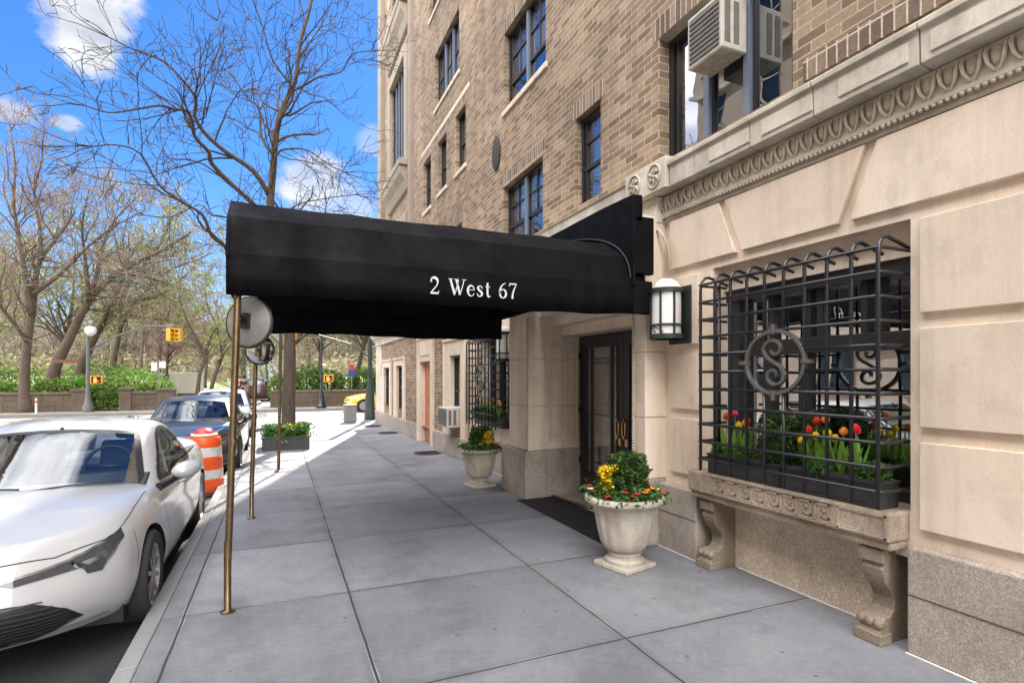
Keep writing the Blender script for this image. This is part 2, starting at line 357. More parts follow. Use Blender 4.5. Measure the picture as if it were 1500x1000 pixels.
CURT = plain('curtain', (.48, .40, .28), .8, sc=6, amt=.2); BLIND = plain('white_blind', (.6, .6, .58), .8, sc=6, amt=.1)
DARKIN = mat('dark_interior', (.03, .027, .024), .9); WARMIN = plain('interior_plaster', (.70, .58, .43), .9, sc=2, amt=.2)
ORDOOR = plain('orange_wood', (.50, .16, .05), .45, sc=4, amt=.25)
RUBBER = plain('rubber_mat', (.015, .016, .019), .6, sc=30, amt=.4, bump=.4)

# ------------------------------------------------------------ the setting
def sheet(name, x0, x1, y0, y1, z, m, nx=1, ny=1, kind='structure', hf=None):
    b = MB()
    vs = [(x0 + (x1 - x0) * i / nx, y0 + (y1 - y0) * j / ny, z) for j in range(ny + 1) for i in range(nx + 1)]
    if hf: vs = [(x, y, z + hf(x, y)) for x, y, _ in vs]
    fs = [(j * (nx + 1) + i, j * (nx + 1) + i + 1, (j + 1) * (nx + 1) + i + 1, (j + 1) * (nx + 1) + i) for j in range(ny) for i in range(nx)]
    b.add(vs, fs); o = b.build(name, m, smooth=bool(hf), fix=False); return tag(o, kind=kind)
GROUND = stone('park_soil', (.10, .085, .05), (.14, .16, .06), grain=8)
sheet('ground', -1500, 1500, -600, 2400, -.16, GROUND)
ROAD_Z = -.13
sheet('street', -9.4, -.85, -60, 23.6, ROAD_Z, ASPH)
sheet('avenue', -160, 160, 23.6, 31.0, ROAD_Z, ASPH2)
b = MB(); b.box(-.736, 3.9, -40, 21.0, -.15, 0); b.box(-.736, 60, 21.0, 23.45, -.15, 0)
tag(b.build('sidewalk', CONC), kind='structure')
b = MB()
y = -40.0
while y < 23.3:
    y2 = min(y + 1.9, 23.45); b.box(-.85, -.740, y + .003, y2, -.2, .002); y = y2
x = -.66
while x < 60: b.box(x + .004, min(x + 1.9, 60), 23.454, 23.62, -.2, .002); x += 1.9
tag(b.build('kerb', CURB, bevel=.015), kind='structure')
b = MB(); b.box(-13.2, -9.55, -60, 22.4, -.15, 0); tag(b.build('opposite_sidewalk', plain('pale_concrete', (.36, .35, .33), .8, sc=2)), kind='structure')
b = MB(); b.box(-160, 160, 31.1, 33.0, -.15, 0); tag(b.build('park_sidewalk', plain('park_paving', (.27, .26, .24), .8, sc=2)), kind='structure')
b = MB(); b.box(-5.3, -.45, 33.0, 140, -.15, .004); tag(b.build('park_path', MATS['park_paving']), kind='structure')
b = MB()
for k in range(7): b.box(-8.6 + k * 1.15, -8.05 + k * 1.15, 21.4, 23.0, ROAD_Z + .004, ROAD_Z + .008)
for k in range(7): b.box(-.5, 14, 24.1 + k * .95, 24.55 + k * .95, ROAD_Z + .004, ROAD_Z + .008)
for k in range(6): b.box(-22, -9.8, 24.1 + k * 1.1, 24.6 + k * 1.1, ROAD_Z + .004, ROAD_Z + .008)
b.box(-3.0, -2.88, 12, 22, ROAD_Z + .004, ROAD_Z + .008)
tag(b.build('road_markings', WPAINT), kind='structure')
def hill(x, y):
    t = min(1, max(0, (y - 33.4) / 22)); s_ = min(1, max(0, (-5.6 - x) / 3)) + min(1, max(0, (x - 0.2) / 3))
    return min(s_, 1) * (t * 1.6 + .35 * noise.noise(Vector((x * .2, y * .2, 0))) * t)
GRASS = stone('park_grass', (.13, .20, .04), (.20, .20, .08), grain=20)
sheet('park_lawn', -90, 90, 33.5, 150, 0.0, GRASS, 120, 80, hf=lambda x, y: hill(x, y) - (.06 if -5.4 < x < -.35 else 0))
# ------------------------------------------------------------ apartment building
BLD = thing('apartment_building', 'tan brick apartment house with pale limestone base and dark framed windows', 'building', (3.6, 0, 0))
BX = 3.62
class LMB(MB):     # mesh in world coordinates, stored relative to the building's base
    def build(s, name, mats, parent=None, **k):
        o = MB.build(s, name, mats, parent, **k)
        return o
BLD.location = (0, 0, 0)
BLD['category'] = 'building'
def wall(mb, X, y0, y1, z0, z1, holes, depth):
    ys = sorted({y0, y1} | {h[0] for h in holes} | {h[1] for h in holes}); zs = sorted({z0, z1} | {h[2] for h in holes} | {h[3] for h in holes})
    ys = [a for a in ys if y0 <= a <= y1]; zs = [a for a in zs if z0 <= a <= z1]
    for i in range(len(ys) - 1):
        for j in range(len(zs) - 1):
            a, b_, c, d = ys[i], ys[i + 1], zs[j], zs[j + 1]; ym, zm = (a + b_) / 2, (c + d) / 2
            if any(h[0] < ym < h[1] and h[2] < zm < h[3] for h in holes): continue
            mb.add([(X, a, c), (X, a, d), (X, b_, d), (X, b_, c)], [(0, 1, 2, 3)])
    for (a, b_, c, d) in holes:
        D = X + depth
        mb.add([(X, a, c), (D, a, c), (D, a, d), (X, a, d)], [(0, 1, 2, 3)])
        mb.add([(X, b_, c), (X, b_, d), (D, b_, d), (D, b_, c)], [(0, 1, 2, 3)])
        mb.add([(X, a, d), (D, a, d), (D, b_, d), (X, b_, d)], [(0, 1, 2, 3)])
        mb.add([(X, a, c), (X, b_, c), (D, b_, c), (D, a, c)], [(0, 1, 2, 3)])
def window(y0, y1, z0, z1, X, lights=1, cols=1, rows=2, fill=None, rail=.5, frame=FRAME, mull=None, label=None, fr=.055, glass=None):
    """sash window: frame mesh with pane child, optional curtain child"""
    b = MB(); f = fr; g = .0015
    b.box(X - .03, X + .05, y0 + g, y0 + f, z0 + g, z1 - g); b.box(X - .03, X + .05, y1 - f, y1 - g, z0 + g, z1 - g)
    b.box(X - .032, X + .05, y0 + g, y1 - g, z1 - f, z1 - g * 2); b.box(X - .045, X + .05, y0 + g, y1 - g, z0 + g * 2, z0 + f)
    wdt = (y1 - y0 - 2 * f) / lights
    for k in range(lights):
        a = y0 + f + k * wdt; c = a + wdt
        if k: b.box(X - .05, X + .05, a - .035, a + .035, z0 + f, z1 - f, 1)
        zr = z0 + (z1 - z0) * rail
        if rail: b.box(X - .02, X + .04, a + .01, c - .01, zr - .022, zr + .022)
        for q in (a + .03, c - .06): b.box(X - .012, X + .03, q, q + .03, z0 + f, z1 - f)
        for q in range(1, cols):
            yy = a + (c - a) * q / cols; b.box(X - .01, X + .02, yy - .01, yy + .01, (zr if rail else z0 + f), z1 - f)
        nr = rows
        for q in range(1, nr):
            zz = (zr if rail else z0) + (z1 - (zr if rail else z0)) * q / nr
            b.box(X - .01, X + .02, a + .03, c - .03, zz - .01, zz + .01)
    o = b.build('window', [frame, mull or frame], BLD)
    if label: o['label'] = label
    p = MB(); p.add([(X + .012, y0 + f, z0 + f), (X + .012, y1 - f, z0 + f), (X + .012, y1 - f, z1 - f), (X + .012, y0 + f, z1 - f)], [(0, 1, 2, 3)])
    p.build('pane', glass or GLASS, o)
    if fill:
        c = MB(); n = 40; zz0 = z0 + (z1 - z0) * fill[1]
        vs = []; 
        for i in range(n + 1):
            yy = y0 + .02 + (y1 - y0 - .04) * i / n; dx = .02 * math.sin(i * 1.9) if fill[0] == 'curtain' else 0
            vs += [(X + .14 + dx, yy, zz0), (X + .14 + dx, yy, z1)]
        c.add(vs, [(2 * i, 2 * i + 1, 2 * i + 3, 2 * i + 2) for i in range(n)])
        c.build('curtain' if fill[0] == 'curtain' else 'blind', CURT if fill[0] == 'curtain' else BLIND, o, smooth=True)
    return o
# --- upper brick wall (above 3.5 m) and the far wing's lower wall
UP = [(3.0, 4.6, 3.86, 5.15), (5.71, 6.32, 3.9, 5.06), (7.30, 8.84, 3.86, 4.96), (7.2, 8.8, 6.28, 7.62), (11.4, 13.4, 8.35, 9.72),
      (10.95, 11.65, 6.16, 7.42), (12.38, 13.1, 6.16, 7.42), (13.8, 14.55, 6.1, 7.42), (16.7, 19.0, 8.3, 11.5), (12.6, 13.9, 10.9, 12.2), (16.9, 18.8, 4.4, 6.3), (16.7, 19.0, 13.2, 16.2),
      (11.2, 13.2, 3.9, 5.0), (3.0, 4.6, 6.5, 7.8), (7.2, 8.8, 8.8, 10.1), (0, 1.6, 3.86, 5.15), (0, 1.6, 6.5, 7.8), (-3.2, -1.6, 3.86, 5.15)]
b = MB(); wall(b, BX, -12, 21.0, 3.45, 34, UP, .20)
b.add([(BX, 21, 0), (BX, 21, 34), (16, 21, 34), (16, 21, 0)], [(0, 1, 2, 3)])
b.add([(BX, -12, 0), (BX, -12, 34), (16, -12, 34), (16, -12, 0)], [(0, 1, 2, 3)])
b.add([(BX, -12, 34), (BX, 21, 34), (16, 21, 34), (16, -12, 34)], [(0, 1, 2, 3)]); b.add([(16, -12, 0), (16, 21, 0), (16, 21, 34), (16, -12, 34)], [(0, 1, 2, 3)])
b.build('brick_wall', BRICK, BLD, fix=False)
FX = 3.42
FH = [(10.55, 11.3, .62, 2.12), (12.95, 14.0, .0, 2.06), (16.2, 17.1, .68, 2.02), (18.25, 19.3, .68, 2.0)]
b = MB(); wall(b, FX, 10.1, 21.0, .4, 3.0, [h for h in FH if h[2] > 0] + [(12.95, 14.0, .4, 2.06)], .28)
b.add([(FX, 21, .4), (FX, 21, 3.0), (BX, 21, 3.0), (BX, 21, .4)], [(0, 1, 2, 3)])
b.build('side_wing_wall', BRICK, BLD, fix=False)
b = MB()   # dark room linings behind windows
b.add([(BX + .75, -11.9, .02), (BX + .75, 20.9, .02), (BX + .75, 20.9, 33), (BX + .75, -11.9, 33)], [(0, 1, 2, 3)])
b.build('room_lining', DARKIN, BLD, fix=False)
# window at first floor with three lights
o = window(3.0, 4.6, 3.86, 5.15, BX + .16, lights=3, rows=1, rail=0, mull=FRAME_B, fr=.07)
window(5.71, 6.32, 3.9, 5.06, BX + .12, lights=1, rows=2, rail=.42, fill=('curtain', .02))
window(7.30, 8.84, 3.86, 4.96, BX + .12, lights=2, cols=2, rows=2, rail=.36, mull=FRAME_B, fill=('blind', .5))
window(7.2, 8.8, 6.28, 7.62, BX + .12, lights=2, cols=2, rows=2, rail=.34, mull=FRAME_B, fill=('curtain', .45))
window(11.4, 13.4, 8.35, 9.72, BX + .12, lights=3, cols=2, rows=2, rail=.0, mull=FRAME_B, fill=('blind', .3))
for (a, c) in ((10.95, 11.65), (12.38, 13.1), (13.8, 14.55)): window(a, c, 6.16 if a < 13.5 else 6.1, 7.42, BX + .12, rows=1, rail=.48)
window(12.6, 13.9, 10.9, 12.2, BX + .12, lights=2, rows=1)
window(16.7, 19.0, 8.3, 11.5, BX + .08, lights=5, rows=4, rail=0, mull=FRAME_B, fill=('blind', .0), label='tall studio window with many small panes')
window(16.7, 19.0, 13.2, 16.2, BX + .08, lights=5, rows=4, rail=0, mull=FRAME_B, fill=('blind', .0))
window(16.9, 18.8, 4.4, 6.3, BX + .08, lights=4, rows=3, rail=0, fill=('blind', .2))
window(11.2, 13.2, 3.9, 5.0, BX + .12, lights=3, rows=2)
for h in ((3.0, 4.6, 6.5, 7.8), (7.2, 8.8, 8.8, 10.1), (0, 1.6, 3.86, 5.15), (0, 1.6, 6.5, 7.8), (-3.2, -1.6, 3.86, 5.15)): window(*h, BX + .12, lights=2, rows=1)
# brick lintels, sills and stone surrounds of the upper wall
def soldier():
    m = mat('soldier_brick', rough=.85); t = NT(m)
    sep = t.n('ShaderNodeSeparateXYZ'); t.l(t.coord(), sep.inputs[0]); cmb = t.n('ShaderNodeCombineXYZ')
    t.l(sep.outputs[2], cmb.inputs[0]); t.l(t.math('ADD', sep.outputs[0], sep.outputs[1]), cmb.inputs[1])
    b_ = t.n('ShaderNodeTexBrick'); b_.offset = 0; t.l(cmb.outputs[0], b_.inputs['Vector']); b_.inputs['Scale'].default_value = 1; b_.inputs['Brick Width'].default_value = .5; b_.inputs['Row Height'].default_value = .078
    b_.inputs['Mortar Size'].default_value = .0065; b_.inputs['Color1'].default_value = (.33, .245, .175, 1); b_.inputs['Color2'].default_value = (.11, .08, .06, 1); b_.inputs['Mortar'].default_value = (.58, .49, .39, 1)
    c = t.mix(1, b_.outputs['Color'], t.ramp(t.noise(40, 4, .7), [(.3, .7), (.7, 1.2)]), 'MULTIPLY')
    t.out(c, None, t.bump(t.math('SUBTRACT', 1, b_.outputs['Fac']), .8, .008)); return m
SOLD = soldier()
b = MB()
for (y0, y1, z0, z1) in UP:
    if z1 < 12 and not (16 < y0 < 17.5): q = MB(); q.box(BX - .004, BX + .05, y0 - .1, y1 + .1, z1 + .002, z1 + .22); q.build('brick_lintel', SOLD, BLD)
b.box(BX - .012, BX + .05, -3, 2.9, 3.86, 4.02)
b.build('brick_soldier_course', SOLD, BLD)
b = MB()
for (y0, y1, z0, z1) in UP:
    if z0 > 5.5 and not (16 < y0 < 17.5): q = MB(); q.box(BX - .035, BX + .13, y0 - .06, y1 + .06, z0 - .09, z0 - .002); q.build('window_sill', LIME, BLD, bevel=.006)
b.box(BX - .01, BX + .04, 10.7, 14.8, 7.65, 7.76)
b.build('lintel_band', LIME, BLD, bevel=.006)
b = MB()   # stone surround of studio windows near the street corner
for (y0, y1, z0, z1) in ((16.7, 19.0, 8.3, 11.5), (16.7, 19.0, 13.2, 16.2), (16.9, 18.8, 4.4, 6.3)):
    b = MB(); b.box(BX - .10, BX + .02, y0 - .42, y0 - .002, z0 - .1, z1 + .4); b.box(BX - .10, BX + .02, y1 + .002, y1 + .42, z0 - .1, z1 + .4)
    b.box(BX - .12, BX + .02, y0 - .002, y1 + .002, z1 + .002, z1 + .38); b.box(BX - .34, BX, y0 - .5, y1 + .5, z0 - .3, z0 - .1)
    b.prism([(BX, z0 - .98), (BX - .08, z0 - .95), (BX - .16, z0 - .7), (BX - .28, z0 - .5), (BX - .32, z0 - .302), (BX, z0 - .302)], 'y', y0 - .42, y1 + .42); b.build('stone_surround', stone('brown_trim_stone', (.33, .28, .22), (.42, .36, .29)), BLD, bevel=.015)
b = MB()
b.box(BX - .16, BX + .02, 20.4, 21.08, 3.3, 30)
b.box(BX - .12, BX + .02, 15.75, 16.05, 3.3, 30)
b.build('corner_quoin', stone('brown_stone', (.27, .225, .18), (.36, .30, .25)), BLD, bevel=.015)
b = MB(); b.lathe([(.0, 0), (.20, 0), (.23, .01), (.24, .03), (.19, .045), (.0, .05)], n=24)
o = b.build('oval_vent', plain('vent_iron', (.05, .045, .04), .8), BLD, smooth=True, auto=40); o.rotation_euler = (0, R(-90), 0); o.location = (BX, 9.15, 5.68); o.scale = (1.25, .8, 1)

# --- limestone base: near bay (window with grille), main plane 3.55
SX = 3.55
WIN = (2.11, 3.76, .83, 2.62); WIN2 = (8.33, 9.90, .83, 2.45)
b = MB(); wall(b, SX, -12, 4.5, .55, 3.25, [WIN, (-3.2, -1.4, .83, 2.62)], .24)
wall(b, SX, 7.2, 10.1, .4, 3.25, [WIN2], .24)
b.add([(SX - .13, 10.1, 0), (BX, 10.1, 0), (BX, 10.1, 3.25), (SX - .13, 10.1, 3.25)], [(0, 1, 2, 3)])
b.build('limestone_wall', LIME, BLD, fix=False)
b = MB(); pr = .038; g = .045
def panel(y0, y1, z0, z1):
    q = MB(); q.box(SX - pr, SX + .01, y0, y1, z0, z1); q.build('raised_panel', LIME, BLD, bevel=.005)
for k, y1 in enumerate((2.04, .96, -.12)):
    for (z0, z1) in ((.745, 1.265), (1.355, 1.945), (2.035, 2.60)): panel(y1 - .50, y1, z0, z1); panel(y1 - 1.03, y1 - .55, z0, z1)
for (z0, z1) in ((.745, 1.265), (1.355, 1.87), (1.96, 2.60)): panel(3.92, 4.30, z0, z1)
for (z0, z1) in ((.745, 1.265), (1.355, 1.87), (1.96, 2.60)): panel(7.66, 8.06, z0, z1)
# frieze stones over the window: splayed joints
def tri(pts):
    q = MB(); q.prism(pts, 'x', SX - pr, SX + .01); q.build('frieze_stone', LIME, BLD, bevel=.005)
tri([(4.30, 2.70), (3.47, 2.70), (3.66, 3.17), (4.30, 3.17)])
tri([(3.40, 2.70), (2.56, 2.70), (2.37, 3.17), (3.59, 3.17)])
tri([(2.47, 2.70), (1.05, 2.70), (1.05, 3.17), (2.29, 3.17)])
tri([(.98, 2.70), (-.6, 2.70), (-.6, 3.17), (.98, 3.17)])
# dark reveal jamb stones of window + soffit
# plinth granite
b = MB()
b.box(3.47, SX + .2, -12, 2.085, 0, .64); b.box(3.455, SX + .2, 3.87, 4.40, 0, .62)
b.box(3.45, SX + .2, 7.35, 10.1, 0, .50)
b.box(FX - .06, FX + .25, 10.1, 12.68, 0, .42); b.box(FX - .06, FX + .25, 14.25, 21.05, 0, .42)
b.build('granite_plinth', GRAN, BLD, bevel=.014)
b = MB(); b.box(3.68, 3.95, 2.085, 3.87, 0, .64); b.build('granite_panel', stone('panel_granite', (.62, .52, .41), (.74, .64, .53), grain=95, gr=(.6, 1.25), speck=(.6, 1.1), bumpv=.6, dirt=.3), BLD)
b = MB()
for (y0, y1) in ((-12, 2.08), (3.875, 4.395)): b.box(3.466 if y0 < 0 else 3.451, 3.47, y0, y1, .352, .358)
for yy in (-.9, -2.4): b.box(3.467, 3.475, yy, yy + .006, 0, .64)
b.build('plinth_joint', mat('joint_mortar', (.09, .07, .055), .9), BLD)
# white caulk line where wall meets pavement
b = MB(); b.box(3.455, 3.47, -6, 2.085, .001, .006); b.box(3.44, 3.455, 3.87, 4.4, .001, .006); b.box(3.665, 3.68, 2.3, 3.6, .001, .006); b.box(3.435, 3.45, 7.4, 10.1, .001, .006)
b.build('caulk_line', mat('white_caulk', (.7, .7, .68), .6), BLD)
# sill with greek key, corbels
b = MB(); b.box(3.36, 3.80, 2.115, 3.865, .655, .835)
b.box(3.385, 3.80, 2.125, 3.855, .60, .654)
SILL = b.build('stone_sill', GRANW, BLD, bevel=.016)
b = MB()
def strip(y0, z0, y1, z1, t=.011): b.box(3.350, 3.3605, min(y0, y1) - t / 2, max(y0, y1) + t / 2, min(z0, z1) - t / 2, max(z0, z1) + t / 2)
yk = 3.55
while yk > 2.55:
    a = yk; s_ = .1
    strip(a, .69, a, .80); strip(a, .80, a - s_, .80); strip(a - s_, .80, a - s_, .715); strip(a - s_, .715, a - .05, .715); strip(a - .05, .715, a - .05, .76); strip(a - .05, .76, a - .075, .76)
    strip(a, .69, a - s_ - .035, .69); yk -= .135
for (a, c) in ((2.14, 2.44),):
    strip(a, .68, c, .68); strip(a, .81, c, .81); strip(a, .68, a, .81); strip(c, .68, c, .81)
strip(2.47, .68, 3.6, .675, .005); strip(2.47, .82, 3.6, .82, .005)
b.build('greek_key_carving', GRANW, SILL)
for yc in (3.70, 2.27):
    b = MB()
    pf = [(3.74, .598), (3.44, .598), (3.435, .56), (3.45, .52), (3.445, .49), (3.43, .46), (3.445, .41), (3.47, .36), (3.52, .31), (3.545, .26), (3.54, .20), (3.51, .165), (3.45, .16), (3.42, .135), (3.41, .10), (3.42, .085), (3.40, .08), (3.40, .0), (3.74, .0)]
    b.prism(pf, 'y', yc - .07, yc + .07)
    b.box(3.415, 3.45, yc - .08, yc + .08, .50, .585); b.box(3.385, 3.5, yc - .085, yc + .085, .0, .07)
    for k in range(3): b.lathe([(.0, -.03), (.022, -.022), (.032, 0), (.024, .024), (.0, .032)], (3.42, yc - .055 + .055 * k, .125), 10)
    for k in range(4):
        a = k / 4; 
    o = b.build('scroll_bracket', stone('bracket_granite', (.26, .205, .155), (.36, .29, .225), grain=95, gr=(.6, 1.25), speck=(.6, 1.1), bumpv=.6, dirt=.7), BLD, bevel=.008)
# cornice: carved band + fascia
b = MB()
b.box(SX - .03, SX + .1, -12, 4.38, 3.18, 3.233); b.box(SX - .06, SX + .1, -12, 4.38, 3.235, 3.43)
y = 4.33
o_b = MB()
while y > -2.2:
    # egg
    o_b.lathe([(.0, -.052), (.02, -.043), (.031, -.014), (.033, .02), (.026, .042), (.0, .052)], (SX - .060, y, 3.352), 10, sx=.7)
    o_b.tube([(SX - .066, y + .044, 3.415), (SX - .085, y + .046, 3.375), (SX - .08, y + .036, 3.32), (SX - .066, y + .01, 3.275)], [.010, .012, .010, .006], 5)
    o_b.tube([(SX - .066, y - .044, 3.415), (SX - .085, y - .046, 3.375), (SX - .08, y - .036, 3.32), (SX - .066, y - .01, 3.275)], [.010, .012, .010, .006], 5)
    y -= .112
y = 4.36
while y > -2.2:
    o_b.lathe([(.0, -.012), (.01, -.01), (.014, 0), (.01, .01), (.0, .012)], (SX - .062, y, 3.222), 6); y -= .036
b.build('cornice_band', CARVE, BLD, bevel=.006)
o_b.build('egg_and_dart_carving', CARVE, BLD, smooth=True, auto=60)
b = MB()
yy = 4.14; widths = [.33, .62, .55, .68, .62, .55, .7, .62, .6, .7, .7]
k = 0
while yy > -4 and k < 40:
    w_ = widths[k % len(widths)]; b.prism([(SX - .07, 3.432), (SX - .17, 3.445), (SX - .175, 3.635), (SX - .20, 3.64), (SX - .20, 3.68), (SX - .16, 3.705), (BX + .1, 3.85), (BX + .1, 3.432)], 'y', yy - w_ + .004, yy - .004)
    yy -= w_; k += 1
b.box(SX - .06, BX + .1, -12, 4.14, 3.44, 3.72)
b.build('cornice_fascia', LIME_C, BLD, bevel=.006)
b = MB()
yy = 3.62
for k in range(12):
    w_ = .43; b.box(SX - .182, SX - .1, yy - w_, yy, 3.485, 3.60); yy -= .62 if k % 2 else .55
o = b.build('sunk_panel_border', LIME_C, BLD, bevel=.004)
# rosette block at break over the entrance
b = MB(); b.box(SX - .215, BX + .1, 4.145, 4.79, 3.44, 3.74); b.box(SX - .13, BX + .1, 4.385, 4.79, 3.18, 3.435); b.build('corner_block', LIME_C, BLD, bevel=.008)
def rosette(y, z, x):
    b = MB(); n = 28
    b.tube([(x, y + .095 * math.cos(2 * PI * i / n), z + .11 * math.sin(2 * PI * i / n)) for i in range(n + 1)], .011, 6, cap=False)
    for k in range(6):
        a = k * PI / 3; b.tube([(x, y + .02 * math.cos(a), z + .02 * math.sin(a)), (x - .012, y + .05 * math.cos(a + .3), z + .055 * math.sin(a + .3)), (x, y + .075 * math.cos(a + .6), z + .085 * math.sin(a + .6))], [.01, .017, .007], 6)
    b.lathe([(0, -.02), (.018, -.012), (.02, 0), (.018, .012), (0, .02)], (x, y, z), 8)
    return b.build('rosette', CARVE, BLD, smooth=True, auto=60)
rosette(4.63, 3.59, SX - .218); rosette(4.31, 3.59, SX - .218); rosette(1.2, 3.55, SX - .20)
b = MB()   # cornice over the entrance and beyond
b.box(SX - .10, BX + .1, 4.792, 10.2, 3.24, 3.43); b.prism([(SX - .08, 3.432), (SX - .18, 3.45), (SX - .185, 3.65), (SX - .21, 3.68), (BX + .1, 3.80), (BX + .1, 3.432)], 'y', 4.794, 10.2)
b.box(FX - .06, BX + .1, 10.2, 21.05, 2.82, 3.02); b.prism([(FX - .08, 3.02), (FX - .2, 3.10), (FX - .24, 3.2), (FX - .24, 3.3), (BX, 3.4), (BX + .1, 3.4), (BX + .1, 3.02)], 'y', 10.2, 21.1)
b.box(FX - .03, FX + .1, 19.9, 21.03, .42, 2.818)
b.build('cornice_far_run', LIME_C, BLD, bevel=.01)

# --- entrance portal
b = MB()
PZ = 2.50
b.box(3.12, 3.36, 6.715, 7.40, .66, 3.24); b.box(3.36, SX + .105, 6.748, 7.40, .66, 3.24); b.box(3.30, SX + .1, 4.40, 4.585, .66, 3.24)     # pilasters
b.box(3.30, SX + .1, 4.585, 6.74, PZ, 3.24)
b.box(SX + .1, 3.93, 6.74, 7.0, 2.23, 3.24); b.box(SX + .1, 3.93, 4.40, 4.585, 2.23, 3.24)
b.box(3.655, 3.93, 4.585, 6.74, 2.23, 2.6)          # inner lintel
b.box(3.46, 3.655, 4.585, 6.74, 2.36, PZ - .002)
b.box(SX + .1, 3.93, 4.40, 4.585, 0.66, 2.23)
b.box(3.10, 3.18, 6.70, 6.714, .66, 2.44)
b.build('portal_surround', LIME, BLD, bevel=.008)
b = MB(); b.box(3.06, 3.38, 6.70, 7.56, 0, .658); b.box(3.384, 3.655, 6.725, 7.56, 0, .658); b.box(3.655, 3.99, 6.745, 7.3, 0, .658); b.box(3.30, 3.97, 4.40, 4.60, 0, .658)
b.box(3.52, 3.99, 4.6, 6.745, -.06, .035)
b.build('portal_plinth', GRAN, BLD, bevel=.012)
b = MB()   # panelled reveal
b.box(3.657, 3.93, 6.7475, 6.99, .66, 2.228); 
b.build('portal_reveal', LIME, BLD, bevel=.006)
b = MB()
for x0, x1 in ((3.42, 3.45), (3.86, 3.89)): b.box(x0, x1, 6.716, 6.747, .78, 2.14)
b.box(3.45, 3.86, 6.718, 6.747, 2.11, 2.14); b.box(3.45, 3.86, 6.712, 6.747, .78, .82)
for x0, x1 in ((3.465, 3.485), (3.825, 3.845)): b.box(x0, x1, 6.732, 6.747, .84, 2.09)
b.box(3.485, 3.825, 6.733, 6.747, 2.07, 2.09); b.box(3.485, 3.825, 6.733, 6.747, .84, .865)
b.build('reveal_panel', LIME, BLD, bevel=.008)
b = MB()
for (y, x, z0, z1) in ((6.70, 3.09, .70, 2.46), (4.59, 3.295, .70, 2.46)):
    z = z0
    while z < z1: b.lathe([(0, -.018), (.012, -.014), (.017, 0), (.012, .014), (0, .018)], (x, y, z), 7); z += .03
y = 4.6
while y < 6.72: b.lathe([(0, -.016), (.012, -.012), (.017, 0), (.012, .012), (0, .016)], (3.29, y, 2.47), 7); y += .03
b.build('rope_moulding', CARVE, BLD, smooth=True)
b = MB()  # small conduit above lamp
b.tube([(SX - .10, 4.45, 3.10), (SX - .12, 4.36, 3.10), (SX - .10, 4.31, 3.02), (SX - .055, 4.29, 2.9), (SX - .055, 4.285, 2.66)], .014, 8); b.build('cable_conduit', LIME_C, BLD, smooth=True)
b = MB(); 
for (z) in (1.9, 1.26): b.box(3.298, 3.302, 4.402, 4.583, z, z + .004); b.box(3.3, 3.655, 4.396, 4.402, z, z + .005)
for z in (1.26, 1.9): b.box(3.1195, 3.36, 6.7125, 6.715, z, z + .005); b.box(3.116, 3.12, 6.715, 7.4, z, z + .005); b.box(3.36, 3.93, 6.7455, 6.748, z, z + .005)
b.build('stone_joint', MATS['joint_mortar'], BLD)
# doors
DX = 3.93
def door(y0, y1, hinge, lab):
    b = MB(); z0, z1 = .04, 2.226
    b.box(DX, DX + .06, y0, y0 + .13, z0, z1); b.box(DX, DX + .06, y1 - .13, y1, z0, z1); b.box(DX, DX + .06, y0 + .13, y1 - .13, z1 - .17, z1); b.box(DX, DX + .06, y0 + .13, y1 - .13, z0, z0 + .32)
    # tracery
    i0, i1 = y0 + .13, y1 - .13
    for q in (.03, .12, .16): b.box(DX + .01, DX + .04, i0 + q, i0 + q + .016, .36, z1 - .17); b.box(DX + .01, DX + .04, i1 - q - .016, i1 - q, .36, z1 - .17)
    for z in (.50, 1.15, 1.84, 1.90): b.box(DX + .012, DX + .038, i0, i1, z, z + .014)
    b.box(DX - .01, DX, y0 + .10, y1 - .10, z1 - .16, z1 - .14); b.box(DX - .01, DX, y0 + .1, y1 - .1, .32, .34)
    b.box(DX - .008, DX, y0 + .10, y0 + .12, .34, z1 - .16); b.box(DX - .008, DX, y1 - .12, y1 - .10, .34, z1 - .16)
    o = b.build('door', plain('door_paint', (.028, .032, .040), .32, sc=5, amt=.2), BLD, bevel=.003)
    p = MB(); p.box(DX + .022, DX + .028, i0, i1, .36, z1 - .17); p.build('pane', GLASS_D, o)
    hy = y0 + .065 if hinge == 'far' else y1 - .065
    h = MB(); h.tube([(DX - .05, hy, .90), (DX - .05, hy - .032, .95), (DX - .05, hy - .032, 1.08), (DX - .05, hy, 1.13), (DX - .05, hy + .032, 1.08), (DX - .05, hy + .032, .95), (DX - .05, hy, .90)], .009, 8)
    h.tube([(DX, hy, 1.13), (DX - .055, hy, 1.13)], .01, 8); h.tube([(DX, hy, .90), (DX - .055, hy, .90)], .01, 8)
    h.box(DX - .012, DX + .001, hy - .03, hy + .03, .80, .90)
    h.build('handle', mat('polished_brass', (.72, .45, .18), .25, 1), o, smooth=True, auto=50)
    if hinge == 'far':
        for z in (.5, 1.2, 1.95):
            q = MB(); q.lathe([(0, -.05), (.012, -.05), (.016, 0), (.012, .05), (0, .05)], (DX - .012, y1 - .01, z), 8); q.build('hinge', METAL_BLK, o)
door(5.68, 6.73, 'far', ''); door(4.61, 5.67, 'near', '')
b = MB(); b.box(3.98, 5.5, 4.3, 7.8, -.02, .03); b.build('lobby_floor', plain('lobby_tile', (.60, .50, .38), .3, sc=3), BLD)
